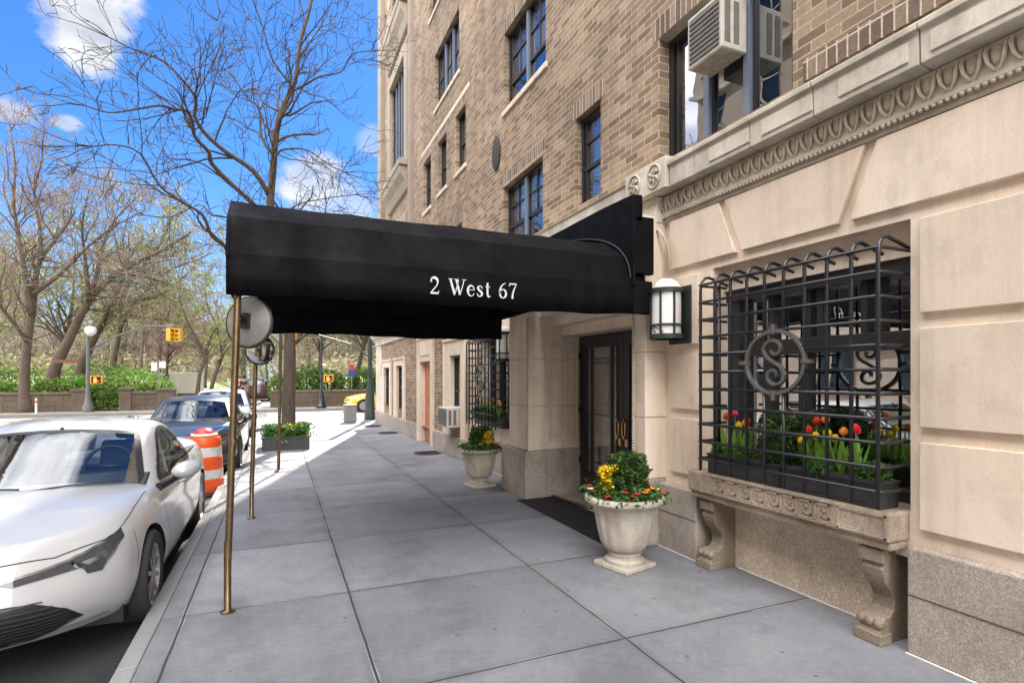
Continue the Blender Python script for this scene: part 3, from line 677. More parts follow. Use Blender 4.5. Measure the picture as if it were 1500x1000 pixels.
b = MB(); b.box(4.70, 4.78, 4.3, 7.8, .03, 3.0); b.box(3.98, 5.5, 7.8, 7.9, .03, 3.0); b.box(3.98, 5.6, 4.3, 7.9, 3.0, 3.1); b.box(3.96, 3.99, 4.3, 4.6, 0, 3); b.box(3.985, 3.99, 6.76, 7.9, .03, 3); b.box(3.99, 5.5, 4.2, 4.3, .03, 3); b.build('lobby_wall', WARMIN, BLD)
# --- near window: frame and room
WX = 3.80
b = MB(); y0, y1, z0, z1 = WIN
b.box(WX - .06, WX + .04, y0 + .002, y0 + .06, z0, z1 - .2); b.box(WX - .08, WX + .04, y1 - .13, y1 - .002, z0, z1 - .2); b.box(WX - .1, WX + .04, y0 + .002, y1 - .002, z1 - .30, z1 - .2)
b.box(WX - .05, WX + .04, y0 + .06, y1 - .13, 1.84, 1.96); b.box(WX - .05, WX + .04, y0 + .06, y1 - .13, z0, z0 + .08)
for yy in (2.42, 2.52, 2.86, 2.96, 3.30): b.box(WX - .035, WX + .035, yy, yy + .05, 1.96, z1 - .30)
for yy in (2.98, 3.32): b.box(WX - .035, WX + .035, yy, yy + .09, z0 + .08, 1.84)
NW = b.build('window', FRAME, BLD, bevel=.004)
p = MB(); p.add([(WX + .01, y0 + .06, z0 + .08), (WX + .01, y1 - .12, z0 + .08), (WX + .01, y1 - .12, z1 - .3), (WX + .01, y0 + .06, z1 - .3)], [(0, 1, 2, 3)]); p.build('pane', GLASS_N, NW)
b = MB(); b.box(WX - .13, WX + .04, y0 + .001, y1 - .001, z1 - .2, z1 + .001); b.build('window_head', LIME, NW)
b = MB(); b.box(WX + .7, WX + .72, 1.2, 4.2, .3, 3.0); b.box(WX + .1, WX + .7, 4.2, 4.22, .3, 3.0); b.box(WX + .1, WX + .7, 1.18, 1.2, .3, 3.0)
b.build('room_wall', WARMIN, BLD)
b = MB()
for k in range(9): b.tube([(WX + .1, 3.62 - k * .022, .9), (WX + .1, 3.62 - k * .022, 2.3)], .014, 6)
b.build('dark_curtain', DARKIN, NW, smooth=True)
window(*WIN2, WX, lights=3, rows=1, rail=.7, fill=('blind', .72))
# --- grilles
def grille():
    b = MB(); gx = 3.30; Y0, Y1 = 2.145, 3.64; nz = 11; dz = .1468; zb = .965
    # verticals with curved heads running back to the wall
    cy, cz, rr = 2.885, 1.76, .22; sy = 1.14
    for k in range(10):
        y = Y0 + (Y1 - Y0) * k / 9; zt = 2.43
        pts = [(gx, y, .865), (gx, y, zt - .04), (gx + .012, y, zt + .03), (gx + .045, y, zt + .065), (gx + .09, y, zt + .075), (3.60, y, zt + .02)]
        if abs(y - cy) < .23:
            hh = math.sqrt(max(0, rr * rr - ((y - cy) / sy) ** 2))
            b.tube([(gx, y, .865), (gx, y, cz - hh)], .0125, 8); b.tube([(gx, y, cz + hh)] + pts[1:], .0125, 8)
        else: b.tube(pts, .0125, 8)
    for k in range(nz):
        z = zb + dz * k
        front = [(3.62, Y1 + .03, z), (gx + .03, Y1 + .03, z), (gx, Y1 + .01, z), (gx, Y0 + .02, z), (gx + .03, Y0 - .012, z), (3.62, Y0 - .01, z)]
        front = [(x - .004, y, zz) for x, y, zz in front]
        if abs(z - cz) < .2:
            hh = sy * math.sqrt(rr * rr - (z - cz) ** 2)
            b.tube(front[:3] + [(gx - .004, cy + hh, z)], .0115, 8); b.tube([(gx - .004, cy - hh, z)] + front[3:], .0115, 8)
        else: b.tube(front, .0115, 8)
    b.tube([(3.53, Y1 + .03, .865), (3.53, Y1 + .03, 2.46)], .018, 8)
    g_ = b.build('window_grille', METAL_BLK, BLD, smooth=True)
    m = MB(); n = 40
    def band(pts, w2, th=.02):
        pts = [(cy + (p[0] - cy) * sy, p[1]) for p in pts]
        for i in range(len(pts) - 1):
            (a0, b0), (a1, b1) = pts[i], pts[i + 1]; d = math.hypot(a1 - a0, b1 - b0) or 1; nx, nz_ = -(b1 - b0) / d, (a1 - a0) / d
            w_ = w2 if not callable(w2) else w2(i / len(pts))
            q = [(gx - th, a0 + nx * w_, b0 + nz_ * w_), (gx - th, a0 - nx * w_, b0 - nz_ * w_), (gx - th, a1 - nx * w_, b1 - nz_ * w_), (gx - th, a1 + nx * w_, b1 + nz_ * w_)]
            m.add(q + [(gx + th * .6, p[1], p[2]) for p in q], [(0, 1, 2, 3), (4, 7, 6, 5), (0, 3, 7, 4), (1, 5, 6, 2)])
    band([(cy + rr * math.cos(2 * PI * i / n), cz + rr * 1.02 * math.sin(2 * PI * i / n)) for i in range(n + 1)], .013)
    # the S scroll (mirrored in y because the viewer sees the wall from outside)
    pts = []
    def arc(cyy, czz, r0, r1, a0, a1, k=26):
        for i in range(k + 1):
            t = i / k; a = R(a0 + (a1 - a0) * t); r = r0 + (r1 - r0) * t; pts.append((cyy - r * math.cos(a), czz + r * math.sin(a)))
    arc(cy + .005, cz + .085, .018, .082, -500, -0.0 - 0 , 30) if False else None
    # upper hook: spiral in, round the top, down the left, through the middle, down the right, round the bottom, spiral in
    arc(cy, cz + .092, .014, .082, -360 - 200, -180 - 0, 34)
    pts2 = pts[:]; 
    # pts ends at angle -180 => left side of upper bowl
    mid = [(cy + .070, cz + .06), (cy + .045, cz + .03), (cy, cz), (cy - .045, cz - .03), (cy - .070, cz - .06)]
    lower = [(2 * cy - a, 2 * cz - b_) for a, b_ in pts][::-1]
    band(pts + mid + lower, .012, .018)
    for (a, c) in ((0, rr + .02), (0, -rr - .02), (rr * sy + .02, 0), (-rr * sy - .02, 0)):
        m.box(gx - .03, gx + .02, cy + a - (.035 if a else .014), cy + a + (.035 if a else .014), cz + c - (.035 if c else .014), cz + c + (.035 if c else .014))
    m.build('scroll_medallion', plain('brushed_iron', (.17, .17, .165), .42, .7, sc=20), g_, bevel=.003)
    return g_
G1 = grille(); G1['label'] = 'iron window grille with round S medallion above the tulip boxes'
G2 = copy_tree(G1, BLD); G2.location = (-.04, 6.16, -.04); G2.scale = (1, 1, .96)
G2['label'] = 'far iron window grille behind the small urn'
for g_ in (G1,): pass
# --- far wing: surrounds, windows, orange door
b = MB()
def surround(y0, y1, zt, oy0, oy1, oz1, zb, pr=.05):
    b = MB(); b.box(FX - pr, FX + .2, y0, oy0 + .006, zb, zt); b.box(FX - pr, FX + .2, oy1 - .006, y1, zb, zt); b.box(FX - pr, FX + .2, oy0 + .006, oy1 - .006, oz1 - .006, zt)
    b.box(FX - pr - .02, FX, y0 - .02, y0 + .05, zb, zt + .02); b.box(FX - pr - .02, FX, y1 - .05, y1 + .02, zb, zt + .02); b.box(FX - pr - .03, FX, y0 - .03, y1 + .03, zt, zt + .06)
    b.build('window_surround', LIME, BLD, bevel=.01)
surround(10.2, 11.75, 2.42, 10.55, 11.3, 2.12, .42); surround(12.68, 14.24, 2.62, 12.95, 14.0, 2.06, 0); surround(15.9, 17.4, 2.2, 16.2, 17.1, 2.02, .42); surround(17.95, 19.6, 2.2, 18.25, 19.3, 2.0, .42)
b = MB()
for k in range(3): b.box(FX - .07, FX, 13.0 + k * .33, 13.26 + k * .33, 2.2, 2.5)
b.build('door_frieze', LIME, BLD, bevel=.01)
window(10.55, 11.3, .62, 2.12, FX + .09, lights=1, rows=2, rail=.5, fill=('blind', .3)); window(16.2, 17.1, .68, 2.02, FX + .07); window(18.25, 19.3, .68, 2.0, FX + .07)
b = MB(); b.box(FX + .10, FX + .15, 12.96, 13.99, .02, 2.05); o = b.build('side_door', ORDOOR, BLD); o['label'] = 'orange wooden side door in stone surround'
for z0, z1 in ((.2, .9), (1.05, 1.9)):
    p = MB(); p.box(FX + .085, FX + .1, 13.12, 13.83, z0, z1); p.build('door_panel', ORDOOR, o, bevel=.01)
p = MB(); p.lathe([(0, -.02), (.025, -.015), (.03, 0), (.025, .015), (0, .02)], (FX + .06, 13.05, 1.0), 10); p.build('knob', MATS['polished_brass'], o, smooth=True)
# light joint lines on the pale base of the far wing
# --- air conditioners
def aircon(loc, w_, h_, d_, label):
    t = thing('air_conditioner', label, 'air conditioner', loc, 0, 'window air conditioners')
    b = MB(); b.box(-d_, .12, 0, w_, 0, h_); b.build('casing', AC_W, t, bevel=.008)
    b = MB(); b.box(-d_ - .004, -d_, .03, w_ - .03, .03, h_ - .03); 
    n = 9
    for k in range(n): b.box(-d_ - .012, -d_ - .002, .03, w_ - .03, .035 + (h_ - .07) * k / n, .035 + (h_ - .07) * k / n + .010)
    b.build('rear_grille', AC_G, t)
    b = MB()
    for k in range(2):
        b.box(-d_ + .03 + k * .10, -d_ + .09 + k * .10, -.004, .0, .05, h_ - .05)
    b.build('side_louvre', AC_G, t)
    b = MB(); b.box(-d_ + .03, .1, .03, w_ - .03, -.01, 0); b.build('base_pan', plain('rusty_pan', (.35, .30, .24), .7, sc=10, amt=.4), t)
    return t
aircon((BX - .02, 3.54, 4.45), .42, .46, .16, 'big air conditioner jutting from the upper window above the cornice')
aircon((FX + .02, 10.62, .64), .66, .40, .32, 'small air conditioner low in ground floor window near orange door')
# ------------------------------------------------------------ awning
AW = thing('awning', 'long black canvas entrance awning reading 2 West 67', 'awning', (1.4, 6.07, 0))
def rel(o, t):      # geometry was written in world coordinates: hang it under thing t without moving it
    o.location = o.location - t.location
X0, X1, YN, YF = -.335, 3.20, 4.25, 7.90
def awn_profile(n=9):
    yc = (YN + YF) / 2; hw = (YF - YN) / 2; pts = [(YN, 2.235), (YN - .004, 2.38), (YN, 2.52)]
    for i in range(1, n):
        a = PI - PI * i / n; pts.append((yc + hw * math.cos(a), 2.52 + .69 * math.sin(a) ** .82))
    pts += [(YF, 2.52), (YF, 2.235)]; return pts
prof = awn_profile(); nx = 60; b = MB(); vs = []
for i in range(nx + 1):
    x = X0 + (X1 - X0) * i / nx
    for j, (y, z) in enumerate(prof):
        rib = abs(((i / nx) * 4) % 1 - .5) * 2       # taut over ribs, slack between
        sag = .012 * (1 - rib ** 3) * (1 if 2 < j < len(prof) - 3 else .4)
        wob = .005 * noise.noise(Vector((x * 2.2, y * 1.1, z * 2.5))) + .004 * noise.noise(Vector((x * 9, y * 3, z * 8)))
        yc = (YN + YF) / 2; d = Vector((0, y - yc, (z - 2.3) * 1.6)); d.normalize()
        zb = .012 * math.sin(x * 2.3) + .006 * math.sin(x * 9) if j in (0, len(prof) - 1) else 0
        vs.append((x, y + d.y * (wob - sag), z + d.z * (wob - sag) + zb))
m_ = len(prof)
fs = [(i * m_ + j, (i + 1) * m_ + j, (i + 1) * m_ + j + 1, i * m_ + j + 1) for i in range(nx) for j in range(m_ - 1)]
b.add(vs, fs)
o = b.build('canopy', FABRIC, AW, smooth=True, auto=13); rel(o, AW)
sm = o.modifiers.new('s', 'SOLIDIFY'); sm.thickness = .008
b = MB()   # outer end: scalloped valance on the street side
pp = [(y, z) for y, z in prof]
nn = len(pp); vs = [(X0, y, z) for y, z in pp] + [(X0, (YN + YF) / 2 + (y - (YN + YF) / 2) * .985, max(2.25, 2.235 + (z - 2.235) * .72) if 2 < k < nn - 3 else 2.24) for k, (y, z) in enumerate(pp)]
b.add(vs, [(k, k + 1, nn + k + 1, nn + k) for k in range(nn - 1)])
b.tube([(X0 + .01, y, z - .03) for y, z in prof[2:-2]], .014, 6); b.tube([(X0 + .02, YN + .02, 2.27), (X0 + .02, YF - .02, 2.27)], .014, 6)
for x in (.8, 2.0, 3.1): b.tube([(x, y * .995 + .03, z - .045) for y, z in prof[2:-2]], .012, 6)
b.tube([(X0, YN + .02, 2.5), (X1, YN + .02, 2.5)], .012, 6); b.tube([(X0, YF - .02, 2.5), (X1, YF - .02, 2.5)], .012, 6)
o = b.build('frame', FABRIC, AW); rel(o, AW)
b = MB()  # upstand against wall
up = [(4.22, 2.50), (4.21, 2.9), (4.22, 3.36), (4.8, 3.375), (7.3, 3.36), (7.96, 3.33), (7.98, 2.9), (7.94, 2.50), (6, 2.52)]
b.prism(up, 'x', 3.03, 3.06)
b.prism([(4.22, 2.62), (4.22, 3.16), (4.30, 3.16), (4.30, 2.62)], 'x', 3.06, 3.27); b.box(3.06, 3.14, 4.22, 4.28, 3.1, 3.36)
b.box(3.05, 3.26, 4.23, 4.30, 2.25, 2.56); b.box(3.05, 3.08, 7.8, 7.9, 2.25, 2.56)
o = b.build('wall_upstand', FABRIC, AW, bevel=.02, seg=3); rel(o, AW)
b = MB(); b.tube([(3.02, (YN + YF) / 2 - (YF - YN) / 2 * math.cos(R(a)), 2.535 + .69 * max(0, math.sin(R(a))) ** .82) for a in range(2, 179, 4)], .006, 6); b.tube([(3.27, 4.22, 2.26), (3.27, 4.24, 2.21)], .012, 6)
o = b.build('piping', mat('grey_piping', (.03, .033, .04), .6), AW); rel(o, AW)
# lettering "2 West 67": stroked glyphs with thick and thin parts
def glyphs():
    def arc(cx, cz, rx, rz, a0, a1, n=16): return [(cx + rx * math.cos(R(a0 + (a1 - a0) * i / n)), cz + rz * math.sin(R(a0 + (a1 - a0) * i / n))) for i in range(n + 1)]
    G = {}
    G['2'] = (.62, [(arc(.28, .72, .22, .26, 165, -20) + [(.42, .48), (.25, .28), (.08, .08)], lambda t: .03 + .05 * math.sin(PI * min(1, t * 1.1)) ** 2), ([(.05, .05), (.54, .05)], lambda t: .055), ([(.53, .05), (.56, .20)], lambda t: .02), (arc(.10, .76, .03, .035, 0, 360, 8), lambda t: .03)])
    G['W'] = (1.10, [([(.12, .97), (.40, .02)], lambda t: .062), ([(.40, .02), (.64, .90)], lambda t: .022), ([(.50, .97), (.74, .02)], lambda t: .062), ([(.74, .02), (1.0, .95)], lambda t: .022), ([(.0, .975), (.28, .975)], lambda t: .016), ([(.38, .975), (.66, .975)], lambda t: .016), ([(.86, .975), (1.14, .975)], lambda t: .016)])
    G['e'] = (.54, [(arc(.27, .33, .215, .32, 10, 330, 22), lambda t: .02 + .045 * math.sin(PI * min(1, max(0, (t - .1) / .75)))), ([(.08, .37), (.48, .40)], lambda t: .02)])
    G['s'] = (.44, [([(.37, .50), (.36, .60), (.28, .655), (.18, .65), (.09, .58), (.10, .48), (.19, .39), (.30, .30), (.37, .20), (.34, .09), (.24, .02), (.13, .02), (.06, .10), (.055, .20)], lambda t: .018 + .045 * math.sin(PI * t) ** 2)])
    G['t'] = (.42, [([(.20, .88), (.20, .20), (.23, .06), (.31, .02), (.40, .07)], lambda t: .055 if t < .7 else .03), ([(.05, .64), (.38, .64)], lambda t: .02)])
    G['6'] = (.60, [(arc(.28, .28, .21, .27, 0, 360, 24), lambda t: .025 + .035 * abs(math.cos(2 * PI * t))), ([(.075, .26), (.07, .45), (.14, .68), (.28, .86), (.46, .96)], lambda t: .055 * (1 - t) + .015)])
    G['7'] = (.56, [([(.05, .93), (.54, .93)], lambda t: .045), ([(.53, .93), (.36, .58), (.27, .30), (.24, .0)], lambda t: .02 + .045 * t), ([(.06, .95), (.04, .78)], lambda t: .02)])
    return G
G = glyphs()
def write(text, H, at, gap=.07, space=.42, th=.006):
    b = MB(); cx = 0
    for ch in text:
        if ch == ' ': cx += space * H; continue
        wd, strokes = G[ch]
        for pts, wf in strokes:
            # resample
            q = []
            for i in range(len(pts) - 1):
                for k in range(4): q.append((pts[i][0] + (pts[i + 1][0] - pts[i][0]) * k / 4, pts[i][1] + (pts[i + 1][1] - pts[i][1]) * k / 4))
            q.append(pts[-1]); n = len(q); L_ = []; Rr = []
            for i, p in enumerate(q):
                a = q[max(0, i - 1)]; c = q[min(n - 1, i + 1)]; d = math.hypot(c[0] - a[0], c[1] - a[1]) or 1
                nx_, nz_ = -(c[1] - a[1]) / d, (c[0] - a[0]) / d; w_ = wf(i / (n - 1)) * 1.0
                L_.append((p[0] + nx_ * w_, p[1] + nz_ * w_)); Rr.append((p[0] - nx_ * w_, p[1] - nz_ * w_))
            vs = []
            for t in (0, -th):
                for p in L_ + Rr: vs.append((at[0] + (cx + p[0] * H), at[1] + t, at[2] + p[1] * H))
            fs = []
            for i in range(n - 1):
                fs.append((i, i + 1, n + i + 1, n + i)); fs.append((2 * n + i, 3 * n + i, 3 * n + i + 1, 2 * n + i + 1))
                fs.append((i, 2 * n + i, 2 * n + i + 1, i + 1)); fs.append((n + i, n + i + 1, 3 * n + i + 1, 3 * n + i))
            b.add(vs, fs)
        cx += (wd + gap) * H
    return b, cx
b, tw = write('2 West 67', .132, (1.10, YN - .016, 2.315), gap=.085, space=.46); print('text width', tw)
o = b.build('lettering', mat('white_lettering', (.68, .67, .66), .7), AW, fix=False); rel(o, AW)
b = MB()
P1 = (-.33, 4.33); P2 = (-.29, 7.1)
def pole(x, y, z1, r, m, parent, lean=(.0, 0)):
    b = MB(); b.lathe([(0, 0), (.05, 0), (.05, .008), (.03, .014), (r, .02), (r, .5)], (x, y, .0), 16)
    b.tube([(x, y, .3), (x + lean[0], y + lean[1], z1)], r, 14)
    b.lathe([(r, -.02), (r + .006, -.018), (r + .006, .018), (r, .02)], (x + lean[0] * .5, y, 1.2), 12)
    o = b.build('pole', m, parent, smooth=True, auto=45); rel(o, AW); return o
pole(P1[0], P1[1], 2.42, .024, BRASS, AW, (.07, 0)); pole(P2[0], P2[1], 2.42, .024, BRASS, AW, (.06, 0))
t = thing('sign_pole', 'thin dark bronze pole standing by the tree planter, beyond the awning poles', 'pole', (0.0, 10.45, 0))
b = MB(); b.lathe([(0, 0), (.07, 0), (.07, .012), (.04, .02), (.026, .03), (.026, .1)], n=14); b.tube([(0, 0, .02), (.02, 0, 1.2), (.04, 0, 2.75)], .026, 12); b.build('post', BRONZE, t, smooth=True, auto=45)
b = MB(); b.lathe([(0, 0), (.032, 0), (.03, .03), (0, .045)], (.04, 0, 2.74), 12); b.build('cap', BRONZE, t, smooth=True)
# ------------------------------------------------------------ convex mirrors
MIR = mat('mirror_glass', (.85, .87, .88), .03, 1.0); MIRB = plain('mirror_back', (.24, .235, .22), .55, .2, sc=8, amt=.3)
def mirror(loc, r, nrm, lab, back):
    t = thing('convex_mirror', lab, 'mirror', loc, 0, 'round mirrors clamped to the awning poles')
    q = Vector(nrm).to_track_quat('Z', 'Y')
    def put(b, nm, m, **k):
        b.v = [tuple(q @ Vector(p)) for p in b.v]; return b.build(nm, m, t, **k)
    b = MB(); b.lathe([(r * math.sin(R(a)) / math.sin(R(36)), r * .55 * (math.cos(R(a)) - math.cos(R(36))) + .012) for a in (36, 32, 27, 21, 14, 7, 0.2)], n=40); put(b, 'mirror_face', MIR, smooth=True)
    b = MB(); b.tube([(r * math.cos(2 * PI * k / 40), r * math.sin(2 * PI * k / 40), .006) for k in range(41)], .009, 8, cap=False); put(b, 'rim', METAL_BLK, smooth=True)
    b = MB(); b.lathe([(r, .0), (r * .9, -.012), (r * .3, -.022), (0, -.024)], n=40); put(b, 'back_plate', MIRB, smooth=True)
    b = MB(); b.box(-.03, .03, -.05, .06, -.06, -.02); b.tube([(0, 0, -.05), (.02, 0, -.11)], .014, 8); b.tube([(-.035, .03, -.10), (.035, .03, -.10)], .012, 8); put(b, 'bracket', METAL_BLK, smooth=True, auto=45)
    return t
mirror((-.20, 4.44, 2.055), .185, (.55, .83, -.05), 'larger round mirror seen from its grey back, clamped to the near awning pole', True)
mirror((-.20, 7.02, 1.97), .165, (.40, -.9, -.10), 'smaller round convex mirror facing the viewer on the second awning pole', False)
# ------------------------------------------------------------ wall lamps
def lamp(loc, lab):
    t = thing('wall_lamp', lab, 'lamp', loc, 0, 'frosted wall lanterns flanking the entrance')
    H = .50; r = .145
    b = MB(); b.box(-.012, .0, -.155, .155, -.06, H - .02); b.build('back_plate', GREEN_M, t, bevel=.004)
    b = MB(); b.lathe([(0, .02), (r - .012, .02), (r - .012, H - .06), (r * .9, H - .04), (r * .72, H + .01), (r * .4, H + .04), (.0, H + .05)], (-r - .02, 0, 0), 36); b.build('glass_cylinder', FROST, t, smooth=True, auto=50)
    b = MB()
    for (z0, z1, rr) in ((-.02, .025, .012), (H - .09, H - .05, .012), (.10, .118, .006)):
        b.lathe([(r - .006, z0), (r + rr, z0), (r + rr, z1), (r - .006, z1), (r - .006, z0)], (-r - .02, 0, 0), 36)
    for a in (100, 150, 210, 260):
        x = -r - .02 + r * math.cos(R(a)); y = r * math.sin(R(a)); b.box(x - .007, x + .007, y - .007, y + .007, .0, H - .06)
    b.box(-.035, -.01, -.03, .03, .03, .10); b.box(-.035, -.01, -.03, .03, H - .12, H - .05)
    b.tube([(-r - .02 - r * .75, -.07 - .02, .04), (-r - .02 - r * .98, .02, .10)], .005, 5); b.tube([(-r - .02 - r * .98, -.02, .04), (-r - .02 - r * .75, .09, .10)], .005, 5)
    b.build('cage', GREEN_M, t, smooth=True, auto=45); return t
lamp((SX - .04, 4.14, 2.03), 'frosted glass wall lantern in green cage beside the barred window')
lamp((3.51, 8.12, 1.93), 'far frosted wall lantern half hidden under the awning, above the small urn')
# ------------------------------------------------------------ entrance mat
t = thing('entrance_mat', 'black rubber mat on the pavement before the entrance door', 'mat', (3.25, 5.75, 0))
b = MB(); b.box(-.30, .38, -1.15, .97, .001, .016); b.build('mat_sheet', RUBBER, t, bevel=.005)
b = MB()
for k in range(26): b.box(-.27, .35, -1.1 + k * .08, -1.07 + k * .08, .0162, .0195)
b.build('ribs', RUBBER, t)
# step rod on mat edge
t = thing('door_stop_rod', 'pale rod lying across the black mat edge below the door', 'rod', (3.42, 6.3, .02))
b = MB(); b.tube([(-.02, .25, .035), (.12, -.5, .03)], .016, 10); b.lathe([(0, -.022), (.02, -.018), (.024, 0), (.02, .018), (0, .022)], (-.02, .25, .035), 10); b.build('rod', BRASS, t, smooth=True)
# chair in lobby
def lobby_chair(loc, rz, lab):
    t = thing('chair', lab, 'chair', loc, rz); W_ = plain('dark_wood', (.045, .03, .02), .4, sc=6)
    b = MB(); b.box(-.2, .2, -.2, .2, .43, .47); b.build('seat', W_, t, bevel=.01)
    b = MB(); b.box(-.19, .19, .17, .2, .66, .92); b.build('backrest', W_, t, bevel=.01)
    for x in (-.17, .17):
        for y in (-.17, .18):
            q = MB(); q.tube([(x, y, .43 if y < 0 else .9), (x, y, .0)], .018, 8); q.build('leg', W_, t)
    return t
lobby_chair((4.42, 7.0, .03), R(200), 'dark wooden chair seen through the glass of the entrance door')
# ------------------------------------------------------------ foliage helpers
rnd = random.Random(7)
def leaf_cloud(mb, pts_fn, n, size, flat=0.0, mi=0, aspect=1.8):
    for _ in range(n):
        p = pts_fn(); s_ = size * rnd.uniform(.6, 1.3)
        a = Vector((rnd.gauss(0, 1), rnd.gauss(0, 1), rnd.gauss(0, 1))); a.normalize()
        c = a.cross(Vector((rnd.gauss(0, 1), rnd.gauss(0, 1), rnd.gauss(0, 1)))); c.normalize()
        a *= s_ * aspect * .5; c *= s_ * .5; mb.add([p - a, p + c * .8, p + a, p - c * .8], [(0, 1, 2, 3)], mi)
def bush(name, lab, cat, loc, rx, rz_, m, n, size, group=None, stems=7, squareness=.8, parent=None):
    t = thing(name, lab, cat, loc, 0, group)
    b = MB()
    def fn():
        while 1:
            v = Vector((rnd.uniform(-1, 1), rnd.uniform(-1, 1), rnd.uniform(-1, 1))); l = (abs(v.x) ** 2.6 + abs(v.y) ** 2.6 + abs(v.z) ** 2.8)
            lim = 1 + .85 * noise.noise(v * 2.9 + Vector((loc[0], loc[1], 0)))
            if l < lim and l > .28 * rnd.random(): break
        return Vector((v.x * rx, v.y * rx, rz_ * (1.05 + v.z)))
    leaf_cloud(b, fn, n, size); b.build('foliage', m, t, fix=False)
    b = MB()
    for k in range(stems):
        a = rnd.uniform(0, 2 * PI); rr = rnd.uniform(.2, .8) * rx; b.tube([(0, 0, 0), (rr * .4 * math.cos(a), rr * .4 * math.sin(a), rz_), (rr * math.cos(a), rr * math.sin(a), rz_ * 1.8)], [size * .35, size * .25, size * .1], 5)
    b.build('stem', TWIG, t); return t
def pansy_parts(t, p, m, s_=.034):
    b = MB()
    for k in range(5):
        a = 2 * PI * k / 5 + .3; d = Vector((math.cos(a), math.sin(a) * .9, .25)); c = p + d * s_ * .55; u = d * s_ * .6; v = Vector((-d.y, d.x, .1)) * s_ * .55
        b.add([c - u, c + v, c + u, c - v], [(0, 1, 2, 3)])
    b.lathe([(0, 0), (s_ * .22, s_ * .1), (0, s_ * .25)], p, 6); b.build('flower', m, t, fix=False)
def urn(loc, s_, lab):
    t = thing('stone_urn', lab, 'urn', loc, R(20 if s_ > .99 else 15), 'cast stone urns beside the entrance')
    b = MB(); b.box(-.20, .20, -.20, .20, 0, .045)
    b.build('base_slab', URN, t, bevel=.012)
    b = MB(); b.lathe([(0, .045), (.175, .046), (.18, .07), (.165, .085), (.14, .095), (.135, .11), (.15, .12), (.152, .14), (.135, .15), (0, .15)], n=40); b.build('foot', URN, t, smooth=True, auto=45)
    b = MB(); b.lathe([(0, .15), (.14, .152), (.19, .18), (.225, .24), (.245, .32), (.265, .42), (.285, .53), (.292, .555), (.315, .56), (.325, .575), (.34, .585), (.36, .60), (.362, .628), (.35, .642), (.32, .646), (.295, .635), (.285, .60), (0, .60)], n=96, flute=(.2, .54, .035, 16))
    b.build('bowl', URN, t, smooth=True, auto=45)
    b = MB(); b.lathe([(0, .0), (.285, 0), (.285, .01), (0, .022)], (0, 0, .595), 24); b.build('soil', SOIL, t, smooth=True)
    t.scale = (s_, s_, s_); return t
def urn_planting(c, s_, where, yside):
    bush('boxwood', 'clipped boxwood shrub growing in ' + where, 'shrub', (c[0] + .04 * s_, c[1] + .03, .60 * s_), .19 * s_, .205 * s_, LEAF_BOX, 3400, .026, None, squareness=.8)
    t = thing('yellow_wallflower', 'tall yellow flower spike leaning in ' + where, 'flower', (c[0] - .16 * s_ if yside < 0 else c[0] + .10 * s_, c[1] + (.02 if yside < 0 else -.12), .60 * s_))
    b = MB()
    for k in range(5):
        a = k * 1.4; b.tube([(0, 0, 0), (.02 * math.cos(a), .02 * math.sin(a), .12), (.04 * math.cos(a), .04 * math.sin(a), .24 + .02 * k)], .004, 5)
    b.build('stem', LEAF_LT, t)
    b = MB(); leaf_cloud(b, lambda: Vector((rnd.gauss(0, .035), rnd.gauss(0, .035), rnd.uniform(.02, .18))), 70, .03, aspect=2.4); b.build('leaf', LEAF_LT, t, fix=False)
    b = MB()
    for k in range(120):
        p = Vector((rnd.gauss(0, .038), rnd.gauss(0, .038), rnd.uniform(.10, .30)))
        for q in range(4):
            a = q * PI / 2 + k; d = Vector((math.cos(a), math.sin(a), rnd.uniform(-.8, 1))) * .014; v = Vector((-math.sin(a), math.cos(a), rnd.uniform(-.6, .6))) * .013; b.add([p, p + d + v, p + d * 1.7, p + d - v], [(0, 1, 2, 3)])
    b.build('blossom', YEL, t, fix=False)
    # bedding pansies round the rim: individual plants
    n = 15
    for k in range(n):
        a = 2 * PI * k / n + .2; rr = .255 * s_ * rnd.uniform(.85, 1.02); col, cn = rnd.choice(((ORG, 'orange'), (ORG, 'orange'), (RED, 'red'), (YEL, 'yellow'), (RED, 'red'), (WPET, 'white')))
        px_, py_ = c[0] + rr * math.cos(a), c[1] + rr * math.sin(a)
        t = thing('pansy', f'low {cn} pansy at the ' + ('wall side', 'back right', 'back', 'back left', 'street side', 'front left', 'front', 'front right')[int(((a + .39) % (2 * PI)) / (PI / 4)) % 8] + ' rim of ' + where + (', hanging lower', ', sitting higher', '')[k % 3], 'flower', (px_, py_, .615 * s_), 0, 'bedding pansies in ' + where)
        b = MB(); leaf_cloud(b, lambda: Vector((rnd.gauss(0, .05) + .03 * math.cos(a), rnd.gauss(0, .05) + .03 * math.sin(a), abs(rnd.gauss(.03, .04)) - .015 )), 110, .032, aspect=1.7); b.build('leaf', LEAF_MID, t, fix=False)
        for q in range(rnd.choice((1, 1, 2))):
            pansy_parts(t, Vector((rnd.gauss(0, .035) + .03 * math.cos(a), rnd.gauss(0, .035) + .03 * math.sin(a), rnd.uniform(.06, .11))), col)
U1 = (2.80, 4.03); U2 = (2.82, 7.86)
urn((U1[0], U1[1], 0), .97, 'larger near stone urn right of the entrance mat'); urn((U2[0], U2[1], 0), .90, 'smaller looking far stone urn beyond the entrance')
urn_planting(U1, .97, 'the near urn', -1); urn_planting(U2, .90, 'the far urn', 1)
